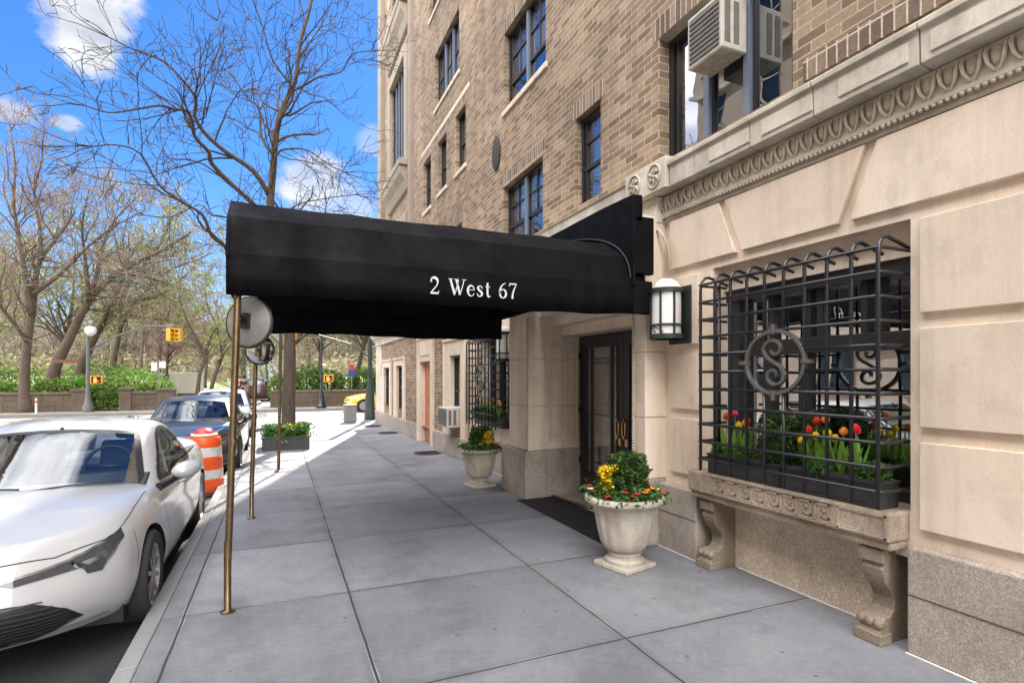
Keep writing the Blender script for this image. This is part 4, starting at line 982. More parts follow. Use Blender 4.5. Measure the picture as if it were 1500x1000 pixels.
# ------------------------------------------------------------ window boxes with tulips
PLASTIC = plain('dark_planter', (.035, .033, .036), .5, sc=12, amt=.4)
def trough(y0, y1, lab, x0=3.40, x1=3.58, z=.837):
    t = thing('window_box', lab, 'planter', ((x0 + x1) / 2, (y0 + y1) / 2, z), 0, 'window boxes')
    hx, hy = (x1 - x0) / 2, (y1 - y0) / 2
    b = MB(); b.box(-hx, -hx + .012, -hy, hy, 0, .15); b.box(hx - .012, hx, -hy, hy, 0, .15); b.box(-hx, hx, -hy - .002, -hy + .012, 0, .15); b.box(-hx, hx, hy - .012, hy + .002, 0, .15); b.box(-hx + .012, hx - .012, -hy + .012, hy - .012, 0, .01)
    b.box(-hx - .010, hx + .01, -hy - .01, hy + .01, .150, .168)
    b.box(-hx - .006, -hx, -hy + .05, hy - .05, .03, .12)
    b.build('trough', PLASTIC, t, bevel=.004)
    b = MB(); b.box(-hx + .014, hx - .014, -hy + .014, hy - .014, .10, .172); b.build('soil', SOIL, t); return t
def tulip(loc, m, cn, h, lab, grp):
    t = thing('tulip', lab, 'tulip', loc, rnd.uniform(0, 6), grp); lean = rnd.uniform(-.03, .03)
    b = MB(); b.tube([(0, 0, 0), (lean * .5, 0, h * .5), (lean, 0, h)], .0045, 6); b.build('stem', LEAF_LT, t)
    b = MB()
    for k in range(3):
        a = k * 2.1; w_ = .022; pts = [(0, 0), (.03, .08), (.05, .15), (.075, .2 + .03 * k)]
        vs = []
        for i, (r_, z) in enumerate(pts):
            ww = w_ * (0.7, 1, .8, .1)[i]; d = Vector((math.cos(a), math.sin(a), 0)); e = Vector((-math.sin(a), math.cos(a), 0)); vs += [d * r_ + e * ww + Vector((0, 0, z)), d * r_ - e * ww + Vector((0, 0, z))]
        b.add(vs, [(0, 1, 3, 2), (2, 3, 5, 4), (4, 5, 7, 6)])
    b.build('leaf', LEAF_LT, t, fix=False)
    b = MB()
    for k in range(6):
        a = k * PI / 3; d = Vector((math.cos(a), math.sin(a), 0)); e = Vector((-math.sin(a), math.cos(a), 0)); o_ = Vector((lean, 0, h - .005)); vs = []
        for r_, z, ww in ((.004, 0, .006), (.02, .014, .016), (.022, .036, .016), (.010, .058, .003)): vs += [o_ + d * r_ + e * ww + Vector((0, 0, z)), o_ + d * r_ - e * ww + Vector((0, 0, z))]
        b.add(vs, [(0, 1, 3, 2), (2, 3, 5, 4), (4, 5, 7, 6)])
    b.build('bloom', m, t, fix=False, smooth=True); return t
trough(2.20, 2.90, 'near dark window box behind the iron grille'); trough(2.93, 3.66, 'second dark window box behind the grille, nearer the lantern')
ZS = 1.0
for ti, (y, x, m, cn, h) in enumerate(((3.52, 3.42, RED, 'red', .30), (3.45, 3.46, PINK, 'pink', .33), (3.40, 3.41, YEL, 'yellow', .24), (3.34, 3.45, YEL, 'yellow', .26), (3.30, 3.42, RED, 'red', .28), (3.36, 3.48, YEL, 'yellow', .20),
                      (2.74, 3.42, RED, 'red', .26), (2.70, 3.46, RED, 'red', .32), (2.67, 3.41, YEL, 'yellow', .22), (2.62, 3.45, ORG, 'orange', .34), (2.60, 3.42, YEL, 'yellow', .25), (2.55, 3.47, YEL, 'yellow', .21), (2.50, 3.42, ORG, 'orange', .27), (2.44, 3.45, PINK, 'pink', .28), (2.38, 3.42, RED, 'red', .30), (2.78, 3.44, YEL, 'yellow', .18))):
    side = 'nearer the lantern' if y > 2.93 else 'in the near box'
    tulip((x + .045, y, ZS), m, cn, h, f'{cn} tulip in the window box {side}, ' + ('first', 'second', 'third', 'fourth', 'fifth', 'sixth', 'seventh', 'eighth', 'ninth', 'tenth')[ti if y > 2.93 else ti - 6] + ' of its clump', 'tulips in the window boxes')
bush('boxwood', 'dark boxwood between the two tulip clumps in the window boxes', 'shrub', (3.49, 3.0, .99), .15, .20, LEAF_BOX, 2600, .02)
bush('boxwood', 'taller boxwood behind the yellow tulips in window box', 'shrub', (3.56, 2.82, 1.0), .10, .20, LEAF_BOX, 1200, .02)
bush('ground_ivy', 'pale low greenery at the near end of the window box', 'plant', (3.49, 2.30, .97), .09, .07, LEAF_MID, 900, .02)
bush('ground_ivy', 'pale low greenery at the lantern end of the window box', 'plant', (3.49, 3.58, .97), .08, .06, LEAF_MID, 700, .02)
bush('bedding_plant', 'low leafy plants under the tulips mid box', 'plant', (3.49, 2.62, .96), .11, .05, LEAF_MID, 900, .02)
bush('bedding_plant', 'low leafy plants under the red and yellow tulips near lantern', 'plant', (3.49, 3.34, .96), .11, .05, LEAF_MID, 900, .02)
trough(8.35, 9.75, 'far long window box behind the far grille', 3.41, 3.58, .80)
for k in range(9):
    y = 8.5 + k * .14; tulip((3.40 + .04 * (k % 2), y, .96), YEL, 'yellow', .22 + .03 * (k % 3), 'yellow tulip behind the far window grille, ' + ('nearest the urn', 'second', 'third', 'fourth', 'middle one', 'sixth', 'seventh', 'eighth', 'farthest')[k] + ' of the row', 'yellow tulips behind the far grille')
bush('bedding_plant', 'leafy plants under yellow tulips behind the far grille', 'plant', (3.44, 8.8, .92), .2, .09, LEAF_MID, 800, .03)
bush('bedding_plant', 'bushy green plants at far end behind far grille', 'plant', (3.44, 9.4, .92), .2, .10, LEAF_MID, 800, .03)
# pavement hatches (dark round covers near the far wall)
for (x, y, lab) in ((3.0, 11.7, 'dark oval grating in the pavement near the far urn'), (3.0, 16.4, 'dark oval grating in pavement below far wall, middle one'), (2.95, 18.9, 'farthest dark oval grating by the building corner')):
    t = thing('pavement_grating', lab, 'grating', (x, y, 0), 0, 'dark gratings by the wall')
    b = MB(); b.lathe([(0, .001), (.30, .001), (.30, .012), (.28, .016), (0, .016)], n=28); b.build('rim', METAL_BLK, t, smooth=True, auto=40)
    b = MB()
    for k in range(9): b.box(-.24, .24, -.22 + k * .055, -.20 + k * .055, .0165, .021)
    b.build('bars', METAL_BLK, t)
# ------------------------------------------------------------ cars
def lerp(a, b, t): return a + (b - a) * t
def tab(t, pts):
    if t <= pts[0][0]: return pts[0][1]
    for (a, va), (b_, vb) in zip(pts, pts[1:]):
        if t <= b_:
            u = (t - a) / (b_ - a); u = u * u * (3 - 2 * u) * .5 + u * .5; return va + (vb - va) * u
    return pts[-1][1]
def boxgrid(nu, ns, nv, F):
    """surface of a box param'd by u across, s along, v up -> closed quad cage"""
    idx = {}; vs = []; fs = []
    def V(i, j, k):
        if (i, j, k) not in idx: idx[(i, j, k)] = len(vs); vs.append(F(2 * i / nu - 1, j / ns, k / nv))
        return idx[(i, j, k)]
    for i in range(nu):
        for j in range(ns):
            fs.append((V(i, j, nv), V(i + 1, j, nv), V(i + 1, j + 1, nv), V(i, j + 1, nv))); fs.append((V(i, j, 0), V(i, j + 1, 0), V(i + 1, j + 1, 0), V(i + 1, j, 0)))
    for j in range(ns):
        for k in range(nv):
            fs.append((V(0, j, k), V(0, j, k + 1), V(0, j + 1, k + 1), V(0, j + 1, k))); fs.append((V(nu, j, k), V(nu, j + 1, k), V(nu, j + 1, k + 1), V(nu, j, k + 1)))
    for i in range(nu):
        for k in range(nv):
            fs.append((V(i, 0, k), V(i + 1, 0, k), V(i + 1, 0, k + 1), V(i, 0, k + 1))); fs.append((V(i, ns, k), V(i, ns, k + 1), V(i + 1, ns, k + 1), V(i + 1, ns, k)))
    return vs, fs
def evaluated(o):
    dg = bpy.context.evaluated_depsgraph_get(); dg.update(); me = bpy.data.meshes.new_from_object(o.evaluated_get(dg), preserve_all_data_layers=True, depsgraph=dg)
    return me
CAR_GLASS = mat('car_glass', (.022, .033, .045), .03); CAR_GLASS.node_tree.nodes['Principled BSDF'].inputs['IOR'].default_value = 1.5
CAR_PANE = glassmat('car_pane', (.60, .66, .68), .03, .38); INTER = plain('car_interior', (.035, .035, .038), .7, sc=8); SEATM = plain('car_seat', (.09, .088, .085), .8, sc=12)
BLKP = mat('black_plastic', (.012, .012, .013), .45); SEAM = mat('panel_gap', (.01, .01, .01), .8); TYRE = plain('tyre_rubber', (.02, .02, .02), .8, sc=30)
RIM = mat('alloy_rim', (.35, .35, .37), .3, .9); CHROME = mat('chrome', (.6, .6, .62), .12, 1.0); LAMPG = mat('headlamp_glass', (.05, .055, .065), .04); LAMPG.node_tree.nodes['Principled BSDF'].inputs['Coat Weight'].default_value = 1
LAMPW = mat('lamp_reflector', (.55, .57, .62), .12, .9); TAIL = mat('tail_lamp', (.30, .01, .01), .15)
def paint(name, c, metal=0, rough=.32):
    m = mat(name, c, rough, metal); p = m.node_tree.nodes['Principled BSDF']; p.inputs['Coat Weight'].default_value = .9; p.inputs['Coat Roughness'].default_value = .04
    t = NT(m); f = t.ramp(t.noise(3, 5, .6), [(.3, .93), (.7, 1.0)]); t.out(t.mix(1, tuple(c), f, 'MULTIPLY'), None); return m
def wheel(parent, x, y, side, rr=.325, wd=.205, spokes=10):
    c = Vector((x, y, rr)); ax = Matrix.Rotation(R(90) * side, 4, 'Y')
    def xf(b): b.v = [tuple(ax @ Vector(p) + c) for p in b.v]; return b
    b = MB(); h = wd / 2; b.lathe([(rr - .10, -h * .9), (rr - .02, -h), (rr - .004, -h * .8), (rr, -h * .4), (rr, h * .4), (rr - .004, h * .8), (rr - .02, h), (rr - .055, h * 1.02), (rr - .10, h * .95), (rr - .115, h * .7), (rr - .115, -h * .7)], n=44)
    w_ = xf(b).build('wheel', TYRE, parent, smooth=True, auto=40)
    b = MB(); r2 = rr - .098; b.lathe([(r2, h * .2), (r2 + .004, h * .88), (r2 - .012, h * .92), (r2 - .02, h * .7), (r2 - .03, h * .1), (0, h * .0), (0, -.02), (r2, -.02)], n=40)
    b.lathe([(0, h * .1), (.055, h * .2), (.05, h * .8), (.03, h * .9), (0, h * .9)], n=20)
    for k in range(spokes):
        a = 2 * PI * k / spokes; M4 = Matrix.Rotation(a, 4, 'Z'); b.box(.035, r2 - .008, -.016, .016, h * .45, h * .86, 0, M4)
    xf(b).build('rim', RIM, w_, smooth=True, auto=35); return w_
def near_patch(bvh, pts, off, name, m, parent, levels=3, flip=None, thick=0.0):
    """patch lying on the body surface: outline points are pulled onto it"""
    bm = bmesh.new(); vs = [bm.verts.new(p) for p in pts]; f = bm.faces.new(vs)
    bmesh.ops.triangulate(bm, faces=[f])
    for _ in range(levels): bmesh.ops.subdivide_edges(bm, edges=[e for e in bm.edges if e.calc_length() > .05], cuts=1, use_grid_fill=False); bmesh.ops.triangulate(bm, faces=[q for q in bm.faces if len(q.verts) > 3])
    for v in bm.verts:
        co, n, i, d = bvh.find_nearest(v.co)
        if co is not None: v.co = co + n * off
    me = bpy.data.meshes.new(name); bm.to_mesh(me); bm.free(); me.materials.append(m)
    o = bpy.data.objects.new(name, me); COL.objects.link(o); o.parent = parent
    me.polygons.foreach_set('use_smooth', [True] * len(me.polygons)); return o
def seam(mb, bvh, pts, w_=.004, off=.0012, close=False):
    q = []
    if close: pts = pts + [pts[0]]
    for a, b_ in zip(pts, pts[1:]):
        a, b_ = Vector(a), Vector(b_); n = max(2, int((b_ - a).length / .04))
        for k in range(n): q.append(a.lerp(b_, k / n))
    q.append(Vector(pts[-1])); P = []; Nn = []
    for p in q:
        co, n, i, d = bvh.find_nearest(p); P.append(co + n * off); Nn.append(n)
    L_ = []
    for i, p in enumerate(P):
        t = P[min(i + 1, len(P) - 1)] - P[max(i - 1, 0)]; t.normalize(); s_ = t.cross(Nn[i]); s_.normalize(); L_ += [p + s_ * w_, p - s_ * w_]
    mb.add(L_, [(2 * i, 2 * i + 1, 2 * i + 3, 2 * i + 2) for i in range(len(P) - 1)])
def make_car(lab, loc, rz, P, group='cars parked along the kerb', L=4.62, Wd=.89, ht=1.43, wb=(.93, 3.63), style='sedan', rr=.325, detail=True, cat='car', nm='parked_car'):
    t = thing(nm, lab, cat, loc, rz, group); k = ht / 1.43
    suv = style != 'sedan'
    he = [(0, .70), (.25, .775), (.7, .865), (1.25, .905), (1.8, .91), (3.5, .95), (4.1, 1.005 if not suv else .97), (4.62, .97)]
    hc = [(0, .735), (.25, .82), (.7, .915), (1.25, .965), (1.8, .95), (3.9, 1.02), (4.35, 1.075), (4.62, 1.02)]
    def F(u, s, v):
        y = s * 4.62
        fr = .0 + .40 * abs(u) ** 2.6 + tab(v, [(0, .10), (.25, .02), (.45, .0), (.75, .05), (1, .14)])
        rr_ = 4.62 - .22 * abs(u) ** 3 - tab(v, [(0, .12), (.3, .0), (.6, .02), (1, .10)])
        yy = fr + (rr_ - fr) * s
        w_ = Wd * tab(v, [(0, .93), (.2, .985), (.4, 1.0), (.65, .985), (.85, .945), (1, .86)])
        end = tab(s, [(0, .90), (.06, .965), (.16, 1.0), (.84, 1.0), (.95, .96), (1, .92)])
        x = w_ * end * u
        # soft shoulder over front wheels
        zt = lerp(tab(yy, hc), tab(yy, he), abs(u) ** 2.2) * k
        zt += .022 * math.exp(-((abs(u) - .82) / .16) ** 2) * math.exp(-((yy - .8) / .6) ** 2)
        z0 = tab(s, [(0, .22), (.1, .18), (.9, .20), (1, .28)])
        return (x, yy, z0 + (zt - z0) * v)
    vs, fs = boxgrid(10, 30, 8, F); b = MB(); b.add(vs, fs); lo = b.build('body', [P, BLKP], None, smooth=True)
    vs_, cut = None, []
    sb = lo.modifiers.new('s', 'SUBSURF'); sb.levels = 2; sb.render_levels = 2
    for yw in wb:
        for sd_ in (-1, 1):
            c = MB(); c.lathe([(0, -.16), (rr + .042, -.16), (rr + .042, .35), (0, .35)], n=48); c.v = [tuple(Matrix.Rotation(R(90) * sd_, 4, 'Y') @ Vector(p) + Vector((sd_ * (Wd - .11), yw, rr))) for p in c.v]
            co = c.build('cutter', [P, BLKP]); co.data.polygons.foreach_set('material_index', [1] * len(co.data.polygons)); cut.append(co)
            bo = lo.modifiers.new('c', 'BOOLEAN'); bo.object = co; bo.operation = 'DIFFERENCE'; bo.solver = 'EXACT'
    me = evaluated(lo); lo.modifiers.clear(); lo.data = me
    for c in cut: bpy.data.objects.remove(c)
    me.set_sharp_from_angle(angle=R(38))
    lo.parent = t; bb = bmesh.new(); bb.from_mesh(me); bv = BVHTree.FromBMesh(bb)
    # greenhouse
    rf = (2.02, 3.18) if not suv else (1.95, 4.0); rb = 4.12 if not suv else 4.42
    def Gf(u, s, v):
        fb = .98 + .34 * u * u; ft = rf[0] + .10 * u * u; bb_ = rb - .22 * u * u; bt = rf[1] - .05 * u * u
        vv = v; y0 = lerp(fb, ft, vv ** .95); y1 = lerp(bb_, bt, vv ** (.9 if suv else 1.05))
        y = y0 + (y1 - y0) * s
        x = u * lerp(.835, .60, v ** 1.2) * tab(s, [(0, .93), (.12, .985), (.3, 1), (.75, 1), (1, .84 if not suv else .93)])
        zt = ht * tab(s, [(0, .955), (.2, .99), (.45, 1.0), (.8, .975), (1, .93)]) - .055 * u * u
        return (x, y, lerp(.80 * (k if suv else 1), zt, v))
    vs, fs = boxgrid(8, 14, 5, Gf); b = MB(); b.add(vs, fs); gh = b.build('roof', P, None, smooth=True); sb = gh.modifiers.new('s', 'SUBSURF'); sb.levels = 2; sb.render_levels = 2
    me = evaluated(gh); gh.modifiers.clear(); gh.data = me; gh.parent = t
    b2 = bmesh.new(); b2.from_mesh(me); gv = BVHTree.FromBMesh(b2)
    # cabin: openings cut behind every pane, dark lining, dashboard, seats and wheel
    panes = []
    # windscreen
    def rowx(v, us): return [Gf(u, 0, v) for u in us]
    us = [-.93, -.7, -.35, 0, .35, .7, .93]
    panes.append(near_patch(gv, rowx(.20, us) + rowx(.93, us[::-1]), .005, 'windscreen', CAR_PANE, t, 5))
    b = MB()
    for off in (.0,): seam(b, gv, rowx(.18, us) + rowx(.95, us[::-1]), .024, .007, True)
    b.build('windscreen_seal', BLKP, t, fix=False)
    panes.append(near_patch(gv, [Gf(u, 1, .25) for u in us] + [Gf(u, 1, .92) for u in us[::-1]], .005, 'rear_window', CAR_PANE, t, 5))
    for sd_ in (-1, 1):
        def S(s, v): return Gf(sd_, s, v)
        if not suv: W1 = [S(.07, .22), S(.30, .19), S(.47, .19), S(.47, .88), S(.33, .89), S(.22, .83), S(.12, .55)]; W2 = [S(.50, .19), S(.77, .24), S(.75, .62), S(.67, .80), S(.50, .88)]; W3 = [S(.80, .26), S(.89, .33), S(.78, .62)]
        else: W1 = [S(.08, .30), S(.25, .28), S(.40, .28), S(.40, .86), S(.25, .87), S(.14, .60)]; W2 = [S(.43, .28), S(.66, .30), S(.66, .84), S(.43, .86)]; W3 = [S(.69, .32), S(.90, .36), S(.86, .78), S(.69, .82)]
        for q in (W1, W2, W3): panes.append(near_patch(gv, q, .005, 'side_window', CAR_PANE, t, 4))
        b = MB(); 
        for q in (W1, W2, W3): seam(b, gv, q, .020, .0065, True)
        b.build('window_trim', BLKP if P.name != 'white_paint' else BLKP, t, fix=False)
        # door seams, handles
        b = MB(); X = sd_ * Wd
        dl = [(1.52, .30), (1.44, .55), (1.42, .76), (1.46, .87)]; d2 = [(2.50, .28), (2.50, .60), (2.52, .88)]; d3 = [(3.14, .42), (3.32, .62), (3.45, .78), (3.50, .90)]
        for q in (dl, d2, d3): seam(b, bv, [(X, y, z * k) for y, z in q], .0035)
        seam(b, bv, [(X, 1.52, .30), (X, 2.5, .28), (X, 3.1, .36)], .003); seam(b, bv, [(X, .62, .78 * k), (X, .60, .60), (X, .56, .50)], .003); seam(b, bv, [(X, 4.02, .92 * k), (X, 4.1, .6), (X, 4.06, .5)], .003)
        b.build('door_seam', SEAM, t, fix=False)
        for yh in (2.28, 3.18):
            h = MB(); h.tube([(X * .955, yh - .10, .80 * k), (X * .985, yh - .07, .805 * k), (X * .985, yh + .07, .81 * k), (X * .955, yh + .10, .81 * k)], .013, 8); h.build('door_handle', P, t, smooth=True)
        h = MB(); h.lathe([(0, -.085), (.06, -.075), (.088, -.03), (.092, .02), (.078, .06), (.05, .078), (0, .082)], n=24)
        h.v = [(p[0] * 1.22, p[2] * 1.0, p[1] * .80) for p in h.v]
        h.v = [(sd_ * (.985 + p[0]), 1.64 + p[1] + p[0] * .35, 1.0 * k + p[2] + p[0] * .12) for p in h.v]
        mo = h.build('wing_mirror', P, t, smooth=True)
        h = MB(); h.tube([(sd_ * .80, 1.50, .88 * k), (sd_ * .90, 1.65, .93 * k), (sd_ * .95, 1.67, .96 * k)], [.035, .03, .028], 8); h.box(sd_ * .985 - .075, sd_ * .985 + .075, 1.70, 1.718, .962 * k, 1.035 * k)
        h.build('mirror_stalk', BLKP, mo, smooth=True, auto=40)
        # head and tail lamps
        q = [(.26, .02, .655), (.45, .06, .70), (.62, .16, .745), (.74, .32, .79), (.81, .52, .835), (.835, .50, .77), (.80, .36, .70), (.765, .26, .605), (.70, .20, .61), (.69, .19, .665), (.52, .09, .645), (.35, .04, .618)]
        near_patch(bv, [(sd_ * x, y, z * k) for x, y, z in q], .004, 'headlight', LAMPG, t, 4)
        q2 = [(.66, .20, .695), (.72, .27, .70), (.735, .28, .675), (.70, .22, .665)]
        near_patch(bv, [(sd_ * x, y, z * k) for x, y, z in q2], .0065, 'headlight_bulb', LAMPW, t, 2)
        b = MB(); seam(b, bv, [(sd_ * x, y, z * k) for x, y, z in q[:5]], .007, .0055); seam(b, bv, [(sd_ * .765, .27, .62 * k), (sd_ * .81, .38, .71 * k), (sd_ * .835, .5, .80 * k)], .004, .0055); b.build('headlight_trim', LAMPW, t, fix=False)
        q = [(.60, 4.60, .93), (.80, 4.45, .93), (.84, 4.28, .90), (.84, 4.3, .82), (.78, 4.5, .80), (.60, 4.6, .82)]
        near_patch(bv, [(sd_ * x, y, z * k) for x, y, z in q], .004, 'tail_light', TAIL, t, 3)
    # grille
    q = [(-.46, .02, .50), (0, 0, .52), (.46, .02, .50), (.60, .12, .40), (.68, .20, .28), (.56, .12, .235), (0, 0, .225), (-.56, .12, .235), (-.68, .20, .28), (-.60, .12, .40)]
    near_patch(bv, q, .004, 'grille', BLKP, t, 5)
    b = MB()
    for i in range(8):
        z = .262 + i * .031; xm = tab(z, [(.23, .58), (.3, .62), (.40, .56), (.50, .42)]); seam(b, bv, [(-xm, .15, z), (-xm * .6, .03, z), (0, 0, z), (xm * .6, .03, z), (xm, .15, z)], .004, .010)
    b.build('grille_slats', mat('slat_black', (.05, .05, .055), .25), t, fix=False)
    b = MB(); seam(b, bv, [(-.76, .36, .24), (-.6, .14, .205), (0, .03, .20), (.6, .14, .205), (.76, .36, .24)], .012, .006); b.build('bumper_lip', mat('silver_trim', (.45, .45, .46), .3, .6), t, fix=False)
    b = MB(); 
    seam(b, bv, [(-.80, .45, .80 * k), (-.5, .2, .73 * k), (-.2, .12, .71 * k), (.2, .12, .71 * k), (.5, .2, .73 * k), (.80, .45, .80 * k)], .0035)
    for sd_ in (-1, 1): seam(b, bv, [(sd_ * .79, .5, .82 * k), (sd_ * .77, .9, .88 * k), (sd_ * .76, 1.25, .92 * k)], .003)
    b.build('bonnet_seam', SEAM, t, fix=False)
    # cowl and wipers
    b = MB()
    cp = [Gf(u, 0, .185) for u in us]; seam(b, gv, cp, .03, .006)
    b.build('cowl', BLKP, t, fix=False)
    b = MB()
    for (u0, u1) in ((-.75, -.05), (-.02, .72)):
        p0 = Vector(Gf(u0, 0, .22)); p1 = Vector(Gf(u1, 0, .26)); n_ = 6; pts = []
        for i in range(n_ + 1):
            co, n, ii, d = gv.find_nearest(p0.lerp(p1, i / n_)); pts.append(co + n * .018)
        b.tube(pts, .007, 6)
    b.build('wiper', BLKP, t)
    if suv:
        b = MB()
        for sd_ in (-1, 1): b.tube([Vector(Gf(sd_ * .9, .1, 1)) + Vector((0, 0, .02)), Vector(Gf(sd_ * .9, .5, 1)) + Vector((0, 0, .045)), Vector(Gf(sd_ * .9, .95, 1)) + Vector((0, 0, .02))], .014, 6)
        b.build('roof_rail', BLKP, t, smooth=True)
    for i, yw in enumerate(wb):
        for sd_ in (-1, 1): wheel(t, sd_ * (Wd - .115), yw, sd_, rr)
    b = MB(); b.box(-Wd + .12, Wd - .12, .5, 4.2, .16, .3); b.build('underbody', BLKP, t)
    for p_ in panes:
        q_ = bmesh.new(); q_.from_mesh(p_.data); pv = BVHTree.FromBMesh(q_); q_.free()
        g_ = bmesh.new(); g_.from_mesh(gh.data); kill = []
        for f in g_.faces:
            c_ = f.calc_center_median(); co, n, i, d = pv.find_nearest(c_)
            if co is not None and d < .0115: kill.append(f)
        bmesh.ops.delete(g_, geom=kill, context='FACES'); g_.to_mesh(gh.data); g_.free()
    zd = .985 * k
    b = MB(); b.prism([(1.34, .84 * k), (1.40, .90 * k), (1.62, zd + .01), (1.84, zd + .005), (1.90, .93 * k), (1.90, .80), (1.34, .80)], 'x', -Wd * .80, Wd * .80); b.box(-Wd * .86, Wd * .86, 1.91, 3.9, .78, zd - .015); b.build('dashboard', INTER, t, bevel=.02)
    for sx_ in (-.36, .36):
        for ys_ in (2.42, 3.35):
            b = MB(); b.prism([(ys_, .85), (ys_ + .10, .85), (ys_ + .26, 1.17 * k), (ys_ + .15, 1.20 * k)], 'x', sx_ - .22, sx_ + .22); b.prism([(ys_ + .17, 1.21 * k), (ys_ + .25, 1.19 * k), (ys_ + .29, 1.32 * k), (ys_ + .21, 1.34 * k)], 'x', sx_ - .12, sx_ + .12)
            b.build('seat', SEATM, t, bevel=.035, seg=3)
    b = MB(); n_ = 28; b.tube([(.36 + .18 * math.cos(2 * PI * i / n_), 1.93 + .05 * math.sin(2 * PI * i / n_), 1.02 * k + .17 * math.sin(2 * PI * i / n_)) for i in range(n_ + 1)], .014, 8, cap=False); b.tube([(.20, 1.93, 1.02 * k), (.52, 1.93, 1.02 * k)], .02, 8); b.build('steering_wheel', BLKP, t, smooth=True)
    b = MB(); b.box(-.12, .12, 2.02, 2.04, 1.27 * k, 1.33 * k); b.box(-.012, .012, 2.0, 2.03, 1.32 * k, 1.37 * k); b.build('rear_view_mirror', BLKP, t, bevel=.008)
    bb.free(); b2.free()
    return t
WHITEP = paint('white_paint', (.44, .445, .46)); DARKP = paint('dark_grey_paint', (.022, .022, .024), .0, .3); SILV = paint('silver_paint', (.50, .51, .53), .3); YELP = paint('taxi_yellow', (.75, .42, .02)); REDP = paint('maroon_paint', (.06, .025, .02))
# car noses point to the viewer (-Y)
make_car('white sedan parked at kerb in the foreground', (-1.72, 3.86, ROAD_Z), 0, WHITEP, ht=1.41)
make_car('dark grey sedan behind the orange barrel, second at kerb', (-1.52, 10.5, ROAD_Z), 0, DARKP)
make_car('white car third at kerb behind the grey sedan', (-1.55, 16.2, ROAD_Z), 0, WHITEP, ht=1.46)
make_car('yellow taxi cab on the avenue near the green lamp post', (3.1, 29.6, ROAD_Z), R(-90), YELP, 'cars beyond the kerb', cat='taxi', nm='taxi_cab')
make_car('dark maroon car on the park path beyond the second pole', (-1.35, 46, .004), R(180), REDP, 'cars beyond the kerb', style='suv', ht=1.62, nm='driving_car')
# ------------------------------------------------------------ traffic barrel
t = thing('traffic_barrel', 'orange traffic barrel with white bands between the two cars', 'barrel', (-1.05, 9.6, ROAD_Z - .0))
ORP = plain('orange_plastic', (.80, .10, .012), .4, sc=5, amt=.12); WB = plain('reflective_white', (.62, .62, .60), .35, sc=8, amt=.25)
b = MB(); segs = [(.0, .10, .30, .295), (.10, .30, .29, .285), (.46, .62, .27, .265), (.78, .93, .25, .245)]
b.lathe([(0, .03), (.29, .03), (.285, .25), (.270, .255), (.270, .26), (.268, .40), (.268, .405), (.27, .41), (.262, .60), (.25, .605), (.25, .61), (.246, .76), (.246, .765), (.248, .77), (.24, .90), (.225, .92), (0, .93)], n=40); b.build('drum', ORP, t, smooth=True, auto=35)
b = MB(); b.lathe([(.2695, .262), (.2735, .262), (.2715, .402), (.2675, .402)], n=40); b.lathe([(.2505, .612), (.2545, .612), (.2505, .76), (.2465, .76)], n=40); b.build('reflective_band', WB, t, smooth=True, auto=40)
b = MB(); b.lathe([(0, 0), (.36, 0), (.37, .02), (.35, .05), (.30, .06), (.29, .03)], n=32); b.build('rubber_base', RUBBER, t, smooth=True, auto=40); t.scale = (.95, .95, .95)
t2 = thing('plastic_bag', 'red and white crumpled bag on top of the orange barrel', 'bag', (-1.05, 9.6, ROAD_Z + .88))
b = MB(); vs = []; n = 16
for i in range(9):
    for k in range(n):
        a = 2 * PI * k / n; ph = PI / 2 * i / 8; r_ = .17 * math.cos(ph) * (1 + .18 * noise.noise(Vector((math.cos(a) * 2, math.sin(a) * 2, i * .5)))); vs.append((r_ * math.cos(a), r_ * math.sin(a), .13 * math.sin(ph)))
b.add(vs, [(i * n + k, i * n + (k + 1) % n, (i + 1) * n + (k + 1) % n, (i + 1) * n + k) for i in range(8) for k in range(n)]); b.build('bag_body', mat('red_bag', (.60, .03, .02), .35), t2, smooth=True)
b = MB(); b.lathe([(.172, .0), (.19, .01), (.185, .04), (.165, .045)], n=20); b.build('bag_fold', mat('white_bag', (.65, .64, .62), .4), t2, smooth=True)
LIMBS = {}
